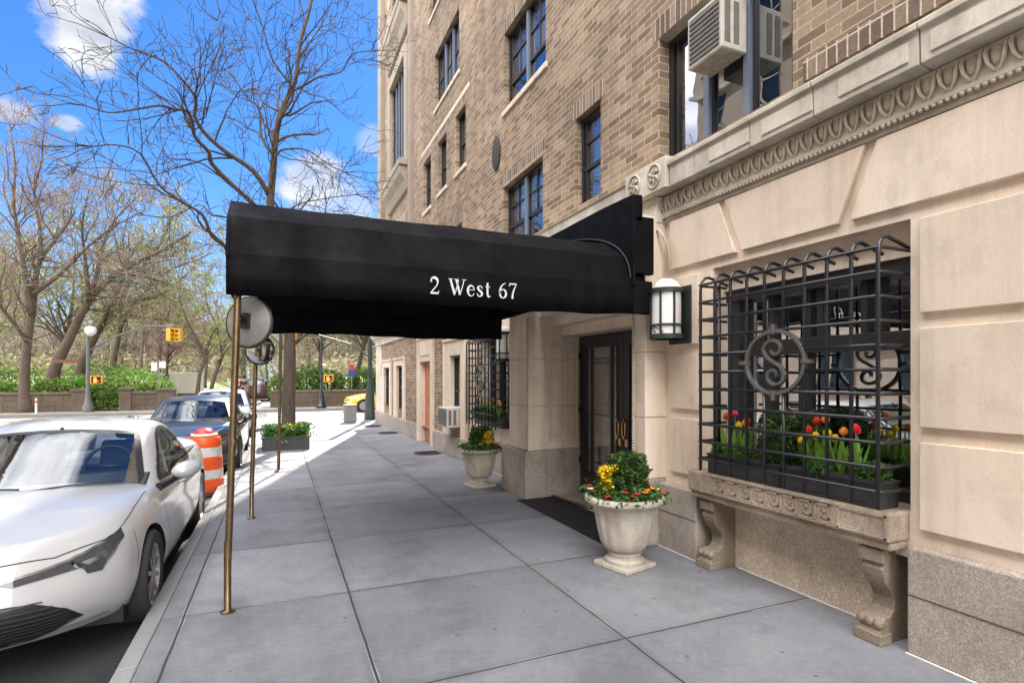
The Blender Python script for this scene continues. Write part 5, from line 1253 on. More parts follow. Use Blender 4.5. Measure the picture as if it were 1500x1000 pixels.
LIMBS['street'] = [([(0.22, 13.9, 0.06), (0.22, 13.94, 0.89), (0.24, 13.99, 1.7), (0.25, 14.03, 2.35), (0.23, 14.07, 2.84), (0.11, 14.11, 3.81), (-0.12, 14.16, 5.1), (-0.18, 14.2, 5.76), (-0.12, 14.24, 6.59), (-0.04, 14.29, 7.6), (0.15, 14.33, 8.32), (0.37, 14.37, 8.88), (0.5, 14.41, 9.94), (0.73, 14.46, 10.87), (0.78, 14.5, 11.59)], 0.17), ([(0.03, 14.1, 4.13), (-0.33, 13.93, 5.34), (-0.51, 13.77, 5.59), (-0.95, 13.6, 5.94), (-1.33, 13.43, 6.28), (-1.37, 13.27, 6.47), (-1.61, 13.1, 6.69), (-1.69, 12.93, 7.1), (-1.93, 12.77, 7.04), (-2.14, 12.6, 7.0), (-2.5, 12.43, 6.78), (-2.89, 12.27, 6.57), (-3.21, 12.1, 6.56)], 0.07), ([(-0.21, 14.2, 6.0), (-0.55, 14.07, 6.47), (-1.11, 13.93, 6.77), (-1.5, 13.8, 7.06), (-1.68, 13.67, 7.35), (-1.64, 13.53, 7.67), (-1.9, 13.4, 7.99), (-2.19, 13.27, 8.21), (-2.64, 13.13, 8.25), (-3.06, 13.0, 8.34)], 0.065), ([(0.19, 13.9, 2.98), (-0.4, 13.66, 3.56), (-0.8, 13.42, 4.18), (-0.98, 13.18, 4.41), (-1.28, 12.94, 4.61), (-1.42, 12.7, 4.96), (-1.77, 12.46, 5.12), (-2.1, 12.22, 5.33), (-2.35, 11.98, 5.79), (-2.67, 11.74, 5.8), (-2.95, 11.5, 5.63)], 0.06), ([(-0.81, 13.6, 4.21), (-0.92, 13.84, 5.17), (-1.4, 14.08, 5.34), (-1.67, 14.32, 5.61), (-2.27, 14.56, 5.32), (-2.84, 14.8, 5.37)], 0.03), ([(-0.18, 14.2, 6.0), (-0.06, 13.96, 6.86), (0.32, 13.72, 6.99), (0.68, 13.48, 6.89), (1.04, 13.24, 6.57), (1.39, 13.0, 6.35)], 0.035), ([(0.25, 14.4, 8.62), (0.57, 14.2, 8.75), (0.94, 14.0, 8.95), (1.4, 13.8, 9.06), (1.62, 13.6, 9.42), (2.07, 13.4, 9.5)], 0.035), ([(0.06, 14.4, 8.08), (-0.35, 14.7, 8.39), (-0.51, 15.0, 8.84), (-0.91, 15.3, 8.81), (-1.16, 15.6, 8.99)], 0.03), ([(-0.15, 14.2, 5.92), (0.11, 14.45, 5.7), (0.51, 14.7, 6.02), (1.18, 14.95, 6.32), (1.9, 15.2, 6.58)], 0.03), ([(-0.09, 14.3, 6.94), (-0.38, 14.62, 7.52), (-0.44, 14.94, 8.31), (-0.76, 15.26, 8.74), (-1.24, 15.58, 9.66), (-1.45, 15.9, 10.83)], 0.045), ([(-0.09, 14.3, 7.44), (0.06, 14.06, 7.85), (0.33, 13.82, 8.36), (-0.11, 13.58, 8.85), (-0.32, 13.34, 9.43), (-0.52, 13.1, 9.84)], 0.045), ([(0.43, 14.4, 9.41), (0.75, 14.67, 10.14), (1.09, 14.93, 10.91), (1.37, 15.2, 11.86)], 0.03), ([(0.22, 14.0, 2.43), (0.4, 14.32, 2.53), (0.52, 14.64, 2.76), (0.76, 14.96, 3.99), (1.03, 15.28, 5.32), (1.19, 15.6, 6.33)], 0.08)]
LIMBS['park1'] = [([(-11.05, 33.0, -0.07), (-11.15, 33.07, 1.42), (-11.05, 33.14, 3.38), (-10.87, 33.21, 5.03), (-10.84, 33.29, 6.03), (-10.6, 33.36, 7.38), (-9.82, 33.43, 8.81), (-9.3, 33.5, 9.9)], 0.33), ([(-10.85, 33.0, 4.68), (-11.17, 33.2, 6.65), (-11.45, 33.4, 8.3), (-11.72, 33.6, 9.96), (-11.74, 33.8, 12.0), (-11.99, 34.0, 13.7)], 0.2), ([(-10.55, 33.2, 7.35), (-10.68, 33.45, 9.05), (-10.97, 33.7, 10.75), (-10.73, 33.95, 12.55), (-10.87, 34.2, 13.98)], 0.14), ([(-10.75, 33.0, 5.67), (-9.55, 32.5, 6.65), (-8.35, 32.0, 7.96), (-7.15, 31.5, 8.94), (-5.95, 31.0, 9.6)], 0.15), ([(-11.0, 33.0, 3.37), (-11.53, 32.33, 4.58), (-12.0, 31.67, 5.71), (-12.2, 31.0, 7.67)], 0.14)]
LIMBS['park2'] = [([(-11.15, 36.0, 0.32), (-10.89, 36.07, 2.12), (-10.33, 36.14, 3.58), (-9.45, 36.21, 5.83), (-8.39, 36.29, 7.21), (-7.3, 36.36, 8.07), (-6.01, 36.43, 8.97), (-4.67, 36.5, 10.1)], 0.42), ([(-9.84, 36.0, 4.68), (-9.22, 36.5, 7.0), (-9.03, 37.0, 9.0), (-8.51, 37.5, 10.72), (-7.63, 38.0, 12.15)], 0.22), ([(-8.33, 36.0, 7.17), (-7.47, 35.62, 7.35), (-6.14, 35.25, 7.01), (-5.11, 34.88, 6.65), (-4.08, 34.5, 6.28)], 0.16), ([(-9.39, 36.0, 5.8), (-9.46, 35.67, 7.94), (-9.51, 35.33, 9.66), (-9.13, 35.0, 11.41)], 0.17)]
LIMBS['park3'] = [([(-10.89, 39.0, 0.19), (-10.59, 39.08, 2.17), (-9.89, 39.17, 4.18), (-9.08, 39.25, 5.63), (-7.9, 39.33, 6.32), (-6.5, 39.42, 6.83), (-5.24, 39.5, 8.2)], 0.42), ([(-9.85, 39.0, 4.17), (-8.91, 39.25, 6.66), (-8.56, 39.5, 7.95), (-8.68, 39.75, 10.06), (-8.39, 40.0, 11.82)], 0.22), ([(-9.02, 39.0, 5.61), (-7.42, 38.67, 5.24), (-5.97, 38.33, 5.06), (-4.86, 38.0, 4.66)], 0.14)]
LIMBS['park4'] = [([(-10.13, 43.0, 0.01), (-9.93, 43.08, 2.68), (-9.58, 43.17, 4.93), (-9.45, 43.25, 7.19), (-8.32, 43.33, 9.1), (-7.16, 43.42, 11.07), (-6.78, 43.5, 12.99)], 0.3), ([(-9.54, 43.0, 4.92), (-8.54, 42.5, 6.7), (-6.93, 42.0, 8.51), (-4.91, 41.5, 9.48), (-4.06, 41.0, 9.91)], 0.2)]
LIMBS['vee'] = [([(-4.33, 36.0, 0.12), (-4.2, 36.1, 1.77), (-3.94, 36.2, 2.96), (-4.47, 36.3, 4.14), (-5.0, 36.4, 5.31), (-5.28, 36.5, 6.49)], 0.16), ([(-3.88, 36.6, 0.08), (-3.46, 36.7, 1.77), (-3.11, 36.8, 3.0), (-3.37, 36.9, 4.63), (-3.85, 37.0, 5.84), (-4.04, 37.1, 7.06)], 0.16), ([(-3.27, 36.6, 2.58), (-2.71, 36.27, 3.39), (-2.14, 35.93, 4.19), (-1.77, 35.6, 5.78)], 0.09), ([(-3.94, 36.2, 2.96), (-3.62, 36.53, 4.18), (-3.3, 36.87, 5.03), (-3.62, 37.2, 6.69)], 0.09)]
# ------------------------------------------------------------ trees
def tree(name, lab, limbs, seed, base, bark, twig, group=None, dens=1.0, depth=3, minr=.006, leaf=None, leafn=0, leafs=.06, sub=(.9, .55), spread=1.0, lift=.25, mid=None):
    rn = random.Random(seed); t = thing(name, lab, 'tree', base, 0, group); B = Vector(base); tk = MB(); tw = MB(); tips = []
    def grow(p0, d, length, r, lv):
        n = max(4, int(length / .28)) if lv > 1 else 4
        pts = [p0]; d = d.normalized(); seg = length / n
        for i in range(n):
            d = (d + Vector((rn.gauss(0, .24), rn.gauss(0, .24), rn.gauss(0, .20) + .05 * lift))).normalized(); pts.append(pts[-1] + d * seg)
        rs = [max(minr, r * (1 - .75 * i / n)) for i in range(n + 1)]
        (tk if r > .03 else tw).tube(pts, rs, 6 if r > .03 else (4 if lv > 1 else 3), cap=False)
        if lv <= 1: tips.extend(pts[1:])
        if lv <= 0: return
        k = max(2, int(length / (.34 if lv > 1 else .26) * dens))
        for j in range(k):
            u = rn.uniform(.15, 1); i = min(n - 1, int(u * n)); p = pts[i].lerp(pts[i + 1], u * n - i); dd = (pts[i + 1] - pts[i]).normalized()
            ax = dd.cross(Vector((rn.gauss(0, 1), rn.gauss(0, 1), rn.gauss(0, 1)))).normalized(); ang = R(rn.uniform(25, 62)) * spread
            nd = (dd * math.cos(ang) + ax * math.sin(ang)); nd.z += lift * .4
            grow(p, nd, length * rn.uniform(.35, .62) * (1.1 - u * .4), max(minr, rs[i] * rn.uniform(.45, .65)), lv - 1)
    for li, (pts, r0) in enumerate(limbs):
        if name == 'park_tree': r0 = r0 * .8
        P = [Vector(p) - B for p in pts]; q = []
        for i in range(len(P) - 1):
            a = P[max(i - 1, 0)]; b_ = P[i]; c = P[i + 1]; e = P[min(i + 2, len(P) - 1)]
            for k in range(3):
                s = k / 3; q.append(.5 * ((2 * b_) + (c - a) * s + (2 * a - 5 * b_ + 4 * c - e) * s * s + (3 * b_ - 3 * c + e - a) * s ** 3))
        q.append(P[-1]); n = len(q)
        rs = []
        for i in range(n):
            u = i / (n - 1); rs.append(max(.012, r0 * (1 - .85 * u ** .8)))
        if li == 0 and q[0].z < .5: rs[0] *= 1.5; rs[1] *= 1.2
        tk.tube(q, rs, 12 if r0 > .1 else 8)
        tot_ = sum((q[i + 1] - q[i]).length for i in range(n - 1)); h0 = 2.9 if li == 0 else 0
        k = int(tot_ / .38 * dens)
        for j in range(k):
            u = rn.uniform(.12, 1.0); i = min(n - 2, int(u * (n - 1))); p = q[i].lerp(q[i + 1], u * (n - 1) - i)
            if p.z < (mid if mid else h0): continue
            dd = (q[i + 1] - q[i]).normalized(); ax = dd.cross(Vector((rn.gauss(0, 1), rn.gauss(0, 1), rn.gauss(0, 1)))).normalized(); ang = R(rn.uniform(28, 65)) * spread
            nd = dd * math.cos(ang) + ax * math.sin(ang); nd.z += lift * .3
            grow(p, nd, rn.uniform(*sub) * (1.25 - .5 * u) * 2, min(rs[i] * .5, .03 + .01 * sub[0]), depth - 1)
        for k in range(3): grow(q[-1], (q[-1] - q[-2]).normalized() + Vector((rn.gauss(0, .3), rn.gauss(0, .3), rn.gauss(0, .3))), sub[0] * 1.3, .012, depth - 1)
    tr = tk.build('trunk', bark, t, smooth=True, fix=False); tw.build('crown', twig, t, fix=False)
    if leaf and tips:
        lm = MB()
        for _ in range(leafn):
            p = rn.choice(tips); a = Vector((rn.gauss(0, 1), rn.gauss(0, 1), rn.gauss(0, 1))).normalized(); c = a.orthogonal().normalized(); s_ = leafs * rn.uniform(.5, 1.3); o_ = p + Vector((rn.gauss(0, .1), rn.gauss(0, .1), rn.gauss(0, .1)))
            lm.add([o_ - a * s_, o_ + c * s_ * .6, o_ + a * s_, o_ - c * s_ * .6], [(0, 1, 2, 3)])
        lm.build('foliage', leaf, t, fix=False)
    return t
tree('street_tree', 'bare street tree rising from the pavement planter above the awning', LIMBS['street'], 5, (.22, 13.9, 0), BARK, TWIG, dens=1.0, depth=3, minr=.0055, sub=(.75, .95), lift=.15)
PK = 'bare trees along the park edge'
tree('park_tree', 'tall bare tree with upright fork, leftmost by the park wall', LIMBS['park1'], 11, (-11.05, 33.6, 0), BARK2, TWIG2, PK, dens=.85, depth=3, minr=.010, sub=(1.1, 1.7), mid=3.6)
tree('park_tree', 'thick bare tree leaning strongly to the right behind the wall', LIMBS['park2'], 12, (-11.15, 36, .1), BARK2, TWIG2, PK, dens=.8, depth=3, minr=.011, sub=(1.1, 1.7), leaf=LEAF_BUD, leafn=1400, mid=3.6)
tree('park_tree', 'dark leaning tree further back, third from the left', LIMBS['park3'], 13, (-10.9, 39, .2), BARK2, TWIG2, PK, dens=.8, depth=3, minr=.012, sub=(1.1, 1.6), leaf=LEAF_BUD, leafn=1800, mid=3.6)
tree('park_tree', 'slender upright tree behind the signal pole', LIMBS['park4'], 14, (-10.1, 43, .3), BARK2, TWIG2, PK, dens=.9, depth=3, minr=.013, sub=(1.2, 1.7), leaf=LEAF_BUD, leafn=4200, leafs=.075, mid=4)
tree('park_tree', 'small dark tree with V shaped double trunk by park path', LIMBS['vee'], 15, (-4.1, 36.3, 0), BARK, TWIG2, PK, dens=.9, depth=3, minr=.010, sub=(.7, 1.1), leaf=LEAF_BUD, leafn=3800, mid=2.4)
def generic(seed, h, lean=0):
    rn = random.Random(seed); L_ = []
    tr = [(0, 0, 0), (lean * .3, 0, h * .15), (lean * .7, 0, h * .35), (lean, .2, h * .6), (lean * 1.1, 0, h * .95)]; L_.append((tr, .02 * h + .05))
    for k in range(6):
        a = rn.uniform(0, 2 * PI); z = h * rn.uniform(.25, .5); rr = h * rn.uniform(.2, .38)
        L_.append(([(lean * .6, 0, z), (lean * .6 + rr * .4 * math.cos(a), rr * .4 * math.sin(a), z + h * .15), (lean + rr * math.cos(a), rr * math.sin(a), z + h * rn.uniform(.28, .45))], .010 * h))
    return L_
gens = []
for s_, (h, ln) in enumerate(((13, 1.5), (11, -1), (15, .5))):
    gens.append(tree('park_tree', 'tmp', generic(30 + s_, h, ln), 40 + s_, (0, 0, 0), BARK2, TWIG2, PK, dens=.62, depth=3, minr=.016, sub=(1.2, 1.9), leaf=LEAF_BUD, leafn=3600, leafs=.08, mid=2.5))
spots = [(-17, 37, 0, .95, 'second tree from left, cut by the frame edge'), (-21, 44, 2, 1.0, 'far left park tree with budding crown at frame edge'), (-14.5, 48, 1, 1.05, 'budding tree seen between the two leaning trunks'), (-9.5, 55, 0, .9, 'distant budding tree left of the hanging signal'), (-13, 66, 2, .85, 'distant hazy tree far behind the leaning trees'), (-6.8, 62, 1, .8, 'distant low tree left of the park path'),
         (2.2, 38, 1, .95, 'yellow green tree behind the hedge, left of the thin lamp pole'), (5.0, 41, 0, .9, 'yellow green tree behind the hedge, right of the thin lamp pole'), (0.9, 48, 2, .8, 'pale budding tree beside the path behind hedge'), (7.8, 47, 1, .9, 'budding tree near the green lamp post behind hedge'), (-1.2, 75, 0, .9, 'distant tree at the end of the park path'), (-4.5, 90, 1, 1.0, 'far tree closing the view of the path'), (3.0, 62, 2, .8, 'far budding tree behind the hedge'), (-18, 80, 1, 1.2, 'far tree on the left skyline'), (-24, 60, 0, 1.1, 'far tree at the left edge of picture'), (11, 55, 0, 1, 'budding tree mostly behind the building corner'), (-2.9, 58, 2, .62, 'middle distance slim tree over the path'), (-27, 74, 2, 1.2, 'hazy tree furthest left')]
used = set()
for i, (x, y, g_, sc, lb) in enumerate(spots):
    o = gens[g_] if g_ not in used else copy_tree(gens[g_]); used.add(g_)
    o.location = (x, y, hill(x, y)); o.scale = (sc, sc, sc); o.rotation_euler = (0, 0, i * 1.7); o['label'] = lb; o['group'] = PK
# redbud
rb_ = tree('redbud_tree', 'pink budding redbud behind the signal pole', generic(77, 6.0, .2), 78, (0, 0, 0), BARK, TWIG2, None, dens=.8, depth=3, minr=.012, sub=(.7, 1.1), leaf=BUD_PINK, leafn=3500, leafs=.05, mid=1); rb_.location = (-7.2, 44, .4)
# far wood: a mass of bare trees nobody could count
b = MB(); rn = random.Random(3)
for k in range(420):
    y = rn.uniform(85, 135); x = rn.uniform(-75, 50)
    if -6 < x < 1 and y < 120: continue
    h = rn.uniform(6, 12); z0 = 1.5; b.tube([(x, y, z0), (x + rn.gauss(0, .5), y, z0 + h * .5), (x + rn.gauss(0, 1), y, z0 + h)], [.25, .15, .03], 4, cap=False)
    for q in range(26):
        z = z0 + h * rn.uniform(.25, .9); a = rn.uniform(0, 2 * PI); l = rn.uniform(1, 3.2); p = Vector((x, y, z)); e = p + Vector((math.cos(a) * l, math.sin(a) * l, l * rn.uniform(.3, 1)))
        b.tube([p, p.lerp(e, .5) + Vector((0, 0, .2)), e], [.07, .05, .025], 3, cap=False)
        for w_ in range(3):
            e2 = p.lerp(e, rn.uniform(.4, 1)) ; b.tube([e2, e2 + Vector((rn.gauss(0, .7), rn.gauss(0, .7), rn.uniform(.2, 1.0)))], [.035, .02], 3, cap=False)
tag(b.build('far_wood', mat('far_twigs', (.20, .155, .12), .9), fix=False), 'far off hazy wood of bare trees closing the park', 'wood', kind='stuff')
b = MB(); rn = random.Random(9); rnd.seed(9)
def under():
    y = rn.uniform(70, 125); x = rn.uniform(-75, 50)
    if -5.5 < x < 0 and y < 105: x += 8
    return Vector((x, y, 1.2 + 5.5 * rn.random() ** 1.4 * (.6 + .4 * noise.noise(Vector((x * .15, y * .15, 1))))))
leaf_cloud(b, under, 26000, .42)
tag(b.build('far_undergrowth', leafmat('undergrowth_leaf', (.14, .12, .07), (.24, .20, .12), (.30, .30, .14)), fix=False), 'brownish undergrowth mass at the far side of the park', 'undergrowth', kind='stuff')
# ------------------------------------------------------------ street planter
t = thing('tree_planter', 'low dark planter box round the foot of the street tree', 'planter', (.16, 13.95, 0))
b = MB(); h = .5
for (x0, x1, y0, y1) in ((-.5, .5, -.5, -.46), (-.5, .5, .46, .5), (-.5, -.46, -.46, .46), (.46, .5, -.46, .46)): b.box(x0, x1, y0, y1, 0, .28)
for (x0, x1, y0, y1) in ((-.52, .52, -.52, -.44), (-.52, .52, .44, .52), (-.52, -.44, -.44, .44), (.44, .52, -.44, .44)): b.box(x0, x1, y0, y1, .282, .31)
for k in range(16): b.box(-.49 + k * .062, -.455 + k * .062, -.512, -.501, .0, .28)
b.build('box', plain('slate_planter', (.06, .06, .065), .6, sc=10, amt=.3), t, bevel=.004)
b = MB(); b.box(-.459, .459, -.459, .459, .0, .22); b.build('soil', SOIL, t)
rnd.seed(21)
for k in range(9):
    x, y = (-.30, -.20, -.36, -.1, .34, .27, .38, .30, .05)[k], (-.3, .1, .0, -.36, -.32, -.05, .2, .34, -.38)[k]
    side = 'left' if k < 4 else 'right'
    t = thing('leafy_plant', ('bright green leafy plant in the tree planter, ', 'yellow flowering plant in the tree planter, ')[k > 3] + ('front left corner', 'left behind', 'at the left edge', 'front left of trunk', 'front right corner', 'right of the trunk', 'at the right edge', 'back right corner', 'just before the trunk')[k], 'plant', (.16 + x, 13.95 + y, .2), 0, ('green plants left of the street tree', 'flowering plants right of the street tree')[k > 3])
    b = MB(); leaf_cloud(b, lambda: Vector((rnd.gauss(0, .08), rnd.gauss(0, .08), rnd.uniform(.0, .36))), 170, .06, aspect=2.4); b.build('leaf', LEAF_LT if k % 2 else LEAF_MID, t, fix=False)
    if k > 3:
        b = MB(); leaf_cloud(b, lambda: Vector((rnd.gauss(0, .07), rnd.gauss(0, .07), rnd.uniform(.22, .42))), 22, .045, aspect=1.2); b.build('blossom', YEL, t, fix=False)
# ------------------------------------------------------------ park wall
WALLM = stone('park_wall_stone', (.085, .065, .048), (.15, .115, .085), grain=30, gr=(.7, 1.2), streak=1, dirt=.3, bumpv=.6)
def parkwall(x0, x1, lab, h=.95, pil=()):
    t = thing('park_wall', lab, 'wall', ((x0 + x1) / 2, 33.2, 0), 0, 'brown stone park walls'); hx = (x1 - x0) / 2
    b = MB(); n = int((x1 - x0) / .7); rn = random.Random(5)
    for r_ in range(3):
        x = -hx
        while x < hx - .05:
            w_ = min(rn.uniform(.5, 1.0), hx - x); dd = rn.uniform(0, .015); b.box(x + .006, x + w_ - .006, -.2 - dd, .2, .0 + r_ * .27, .0 + (r_ + 1) * .27 - .008); x += w_
    b.box(-hx, hx, -.185, .19, 0, .81); b.build('masonry', WALLM, t, bevel=.01)
    b = MB(); b.box(-hx, hx, -.25, .25, .812, h); b.build('coping', WALLM, t, bevel=.03); return t
parkwall(-70, -9.0, 'long brown stone park wall at the left of the picture'); parkwall(-7.0, -5.35, 'short brown park wall piece by the white trailer'); parkwall(-.42, 60, 'brown stone park wall below the hedge, right of the path')
def pillar(x, h, w_, lab):
    t = thing('gate_pillar', lab, 'pillar', (x, 33.15, 0), 0, 'stone pillars of the park wall'); b = MB(); b.box(-w_, w_, -w_, w_, 0, h)
    b.build('shaft', WALLM, t, bevel=.02); b = MB(); b.box(-w_ - .05, w_ + .05, -w_ - .05, w_ + .05, h + .002, h + .16); b.build('cap', WALLM, t, bevel=.04)
pillar(-5.35, .95, .36, 'stout stone pillar at the left side of the park path'); pillar(-7.1, 1.0, .25, 'narrow stone pillar at the left end of the short wall'); pillar(-9.0, .95, .28, 'stone pillar ending the long wall beside the signal pole')
# shrubs behind the wall
def shrub(x, y, rx, rz_, m, n, size, lab, grp): return bush('shrub', lab, 'shrub', (x, y, hill(x, y)), rx, rz_, m, n, size, grp, stems=6)
rnd.seed(31)
GS = 'bright shrubs behind the left park wall'; HS = 'green hedge shrubs behind the right park wall'
labs = ['yellow green shrub behind wall at left frame edge', 'shrub just right of the leftmost tree trunk', 'shrub behind the wall between the two thick trunks', 'bright forsythia like shrub left of the signal pole', 'tall green shrub filling gap right of the signal pole', 'low shrub over the short wall piece', 'shrub left of the stout gate pillar', 'second row shrub behind the leftmost trunk', 'second row shrub on the slope behind leaning tree', 'second row shrub on the slope behind the signal pole']
for i, (x, y, rx, rz_) in enumerate(((-14.5, 35, 1.5, .75), (-12.7, 34.9, .9, .7), (-10.3, 34.9, 1.1, .75), (-9.2, 34.6, .9, .85), (-8.0, 33.9, .9, .72), (-6.4, 35, .8, .65), (-6.3, 37, .8, .7), (-14.0, 40, 1.8, .9), (-10.2, 41, 1.8, 1.0), (-8.0, 40, 1.5, .9))):
    shrub(x, y, rx, rz_, LEAF_PARK if i % 3 else LEAF_LT, 1700, .11, labs[i], GS)
for i in range(8):
    o = shrub(.35 + i * 1.15, 34.8 + .3 * (i % 2), .95, (.95, 1.15, 1.0, .85, 1.1, .8, .7, .7)[i], LEAF_HEDGE, 2100, .10, ('hedge shrub nearest the park path', 'hedge shrub right behind the street tree trunk', 'tall hedge shrub left of thin pole', 'hedge shrub just behind the thin pole', 'hedge shrub right of the orange signal', 'hedge shrub above the taxi', 'low hedge shrub by the green lamp post', 'last hedge shrub by the building corner')[i], HS)
# ------------------------------------------------------------ street furniture
def signal(loc, lab, rz=0):
    t = thing('traffic_signal', lab, 'traffic light', loc, rz, 'yellow traffic signals'); Yp = plain('signal_yellow', (.68, .33, .02), .45, sc=6)
    b = MB(); b.box(-.17, .17, -.12, .12, -.5, .5); b.build('housing', Yp, t, bevel=.02)
    for k, c in enumerate(((.10, .01, .01), (.25, .12, .01), (.02, .2, .05))):
        z = .33 - k * .33; q = MB(); q.lathe([(0, -.02), (.10, -.01), (.11, 0), (0, .02)], n=16); q.v = [(p[0], -.125 - p[2], p[1] + z) for p in q.v]; q.build('lens', mat('lens%d' % k, c, .2), t)
        q = MB(); q.tube([(.12 * math.cos(R(a)), -.2, z + .12 * math.sin(R(a))) for a in range(0, 181, 20)], .01, 4); q.build('visor', Yp, t)
    return t
t = thing('signal_mast', 'grey signal pole with long curved arm at left beside the park wall', 'pole', (-8.35, 31.9, 0))
b = MB(); b.lathe([(0, 0), (.22, 0), (.22, .3), (.15, .4), (.11, .8), (.09, 1.1), (.075, 3.6), (0, 3.62)], n=14); b.build('mast', plain('mast_paint', (.10, .115, .11), .5), t, smooth=True, auto=40)
b = MB(); b.tube([(0, 0, 2.9), (1.0, -.3, 3.55), (2.4, -.8, 4.1), (3.7, -1.2, 4.15)], [.05, .045, .04, .035], 8); b.build('arm', MATS['mast_paint'], t, smooth=True)
b = MB(); b.lathe([(0, 0), (.08, .02), (.22, .16), (.25, .3), (.2, .44), (0, .5)], (0.1, 0, 3.62), 16); b.build('globe', FROST, t, smooth=True)
b = MB(); b.box(-1.3, -.3, -.03, .0, 2.35, 2.5); b.build('street_name_plate', plain('brown_sign', (.15, .06, .04), .5), t)
q_ = signal((-4.78, 30.6, 3.72), 'left one of two yellow traffic signals hanging from the long arm', R(60)); q_.scale = (.9, .9, .62)
q_ = signal((-4.45, 30.6, 3.70), 'right one of two yellow traffic signals hanging from the long arm', R(-25)); q_.scale = (.9, .9, .62)
def ped(loc, lab):
    t = thing('pedestrian_signal', lab, 'walk signal', loc, 0, 'orange pedestrian signals'); b = MB(); b.box(-.24, .24, -.1, .1, -.2, .2); b.build('housing', MATS['signal_yellow'], t, bevel=.02)
    b = MB(); b.box(-.19, .19, -.108, -.101, -.16, .16); b.build('screen', mat('signal_screen', (.03, .01, .01), .3), t)
    m = mat('lit_hand', (.8, .1, .02), .5); m.node_tree.nodes['Principled BSDF'].inputs['Emission Color'].default_value = (1, .12, .02, 1); m.node_tree.nodes['Principled BSDF'].inputs['Emission Strength'].default_value = 1.2
    b = MB(); b.box(-.10, .02, -.116, -.11, -.14, .0)
    for k in range(4): b.box(-.10 + k * .032, -.078 + k * .032, -.116, -.11, .003, .10 + .02 * (k in (1, 2)))
    b.box(.025, .09, -.116, -.11, -.08, -.04); b.build('hand_symbol', m, t); return t
ped((-8.0, 31.85, 1.55), 'orange walk signal on the left signal mast'); ped((2.45, 30.6, 1.62), 'orange walk signal on the thin lamp pole before the hedge')
t = thing('lamp_pole', 'thin dark lamp pole with flared base before the park hedge', 'pole', (2.15, 30.9 + .6, 0))
b = MB(); b.lathe([(0, 0), (.28, 0), (.28, .12), (.2, .2), (.15, .5), (.11, .8), (.075, .95), (.06, 1.5), (.05, 6.0), (0, 6.02)], n=12); b.build('shaft', METAL_BLK, t, smooth=True, auto=40)
b = MB(); b.tube([(0, 0, 1.62), (.3, -.9, 1.62)], .02, 6); b.build('signal_bracket', METAL_BLK, t)
b = MB(); b.tube([(0, 0, 5.9), (.5, 0, 6.4), (1.1, 0, 6.5)], .04, 6); b.lathe([(0, 0), (.2, .02), (.12, .12), (0, .14)], (1.1, 0, 6.4), 10); b.build('lamp_arm', METAL_BLK, t)
signal((.45, 22.3, 3.22), 'yellow traffic signal behind the street tree just under the awning', R(20))
t = thing('lamp_post', 'tall green lamp post with wide base at the building corner', 'lamp post', (3.30, 21.9, 0))
b = MB(); b.lathe([(0, 0), (.22, 0), (.22, .25), (.19, .3), (.17, 1.15), (.13, 1.3), (.085, 1.45), (.075, 6.5), (0, 6.52)], n=14); b.build('shaft', GREEN_M, t, smooth=True, auto=40)
b = MB(); b.tube([(0, 0, 2.45), (-.7, .1, 2.95), (-2.85, .4, 3.55)], [.035, .03, .03], 8); b.build('arm', GREEN_M, t)
b = MB(); b.lathe([(.09, 0), (.1, 0), (.1, .03), (.09, .03)], (0, 0, 2.4), 12); b.box(-.11, .11, -.16, -.09, 1.75, 2.0); b.build('clamp_box', GREEN_M, t)
b = MB(); b.tube([(0, 0, 6.4), (-.8, 0, 7.0), (-1.8, 0, 7.1)], .04, 6); b.box(-2.3, -1.7, -.12, .12, 7.02, 7.14); b.build('lamp_head', GREEN_M, t)
t = thing('utility_box', 'grey metal utility box on the sunny corner pavement', 'box', (2.43, 20.9, 0))
b = MB(); b.box(-.22, .22, -.2, .2, .04, .62); b.build('cabinet', GREY_M, t, bevel=.012)
b = MB(); b.box(-.235, .235, -.215, .215, .622, .66); b.box(-.2, .2, -.18, .18, 0, .04); b.build('lid', GREY_M, t, bevel=.008)
b = MB()
for k in range(5): b.box(-.15 + k * .065, -.13 + k * .065, -.206, -.2, .1, .55)
b.build('ribs', GREY_M, t)
t = thing('park_sign', 'small blue sign with red top standing behind the hedge', 'sign', (4.05, 34.0, 0))
b = MB(); b.tube([(0, 0, 0), (0, 0, 2.5)], .03, 8); b.build('post', GREY_M, t)
b = MB(); b.box(-.2, .2, -.05, -.03, 1.75, 2.1); b.build('blue_plate', mat('sign_blue', (.02, .05, .30), .4), t); b = MB(); b.box(-.14, .14, -.05, -.03, 2.11, 2.42); b.build('red_plate', mat('sign_red', (.45, .02, .04), .4), t)
t = thing('delivery_bollard', 'small white marker post at kerb near the leftmost tree', 'bollard', (-7.95 - 2.2, 31.4, 0))
b = MB(); b.lathe([(0, 0), (.05, 0), (.045, .7), (0, .72)], n=10); b.build('post', MATS['white_bag'], t, smooth=True, auto=40); b = MB(); b.lathe([(.046, .5), (.05, .5), (.05, .6), (.046, .6)], n=10); b.build('band', ORP, t)
t = thing('sign_post', 'white street sign pair on post behind the short park wall', 'sign', (-5.75, 33.6, 0))
b = MB(); b.tube([(0, 0, 0), (0, 0, 2.6)], .03, 8); b.build('post', GREY_M, t)
b = MB(); b.box(-.35, -.08, -.05, -.03, 2.0, 2.45); b.box(.0, .3, -.05, -.03, 2.15, 2.5); b.build('plates', MATS['white_bag'], t)
t = thing('white_trailer', 'pale box trailer parked in the park beyond the pillar', 'trailer', (-6.8, 46, 0), R(8))
b = MB(); b.box(-1.7, 1.7, -1, 1, .5, 2.0); b.build('box', AC_W, t, bevel=.05)
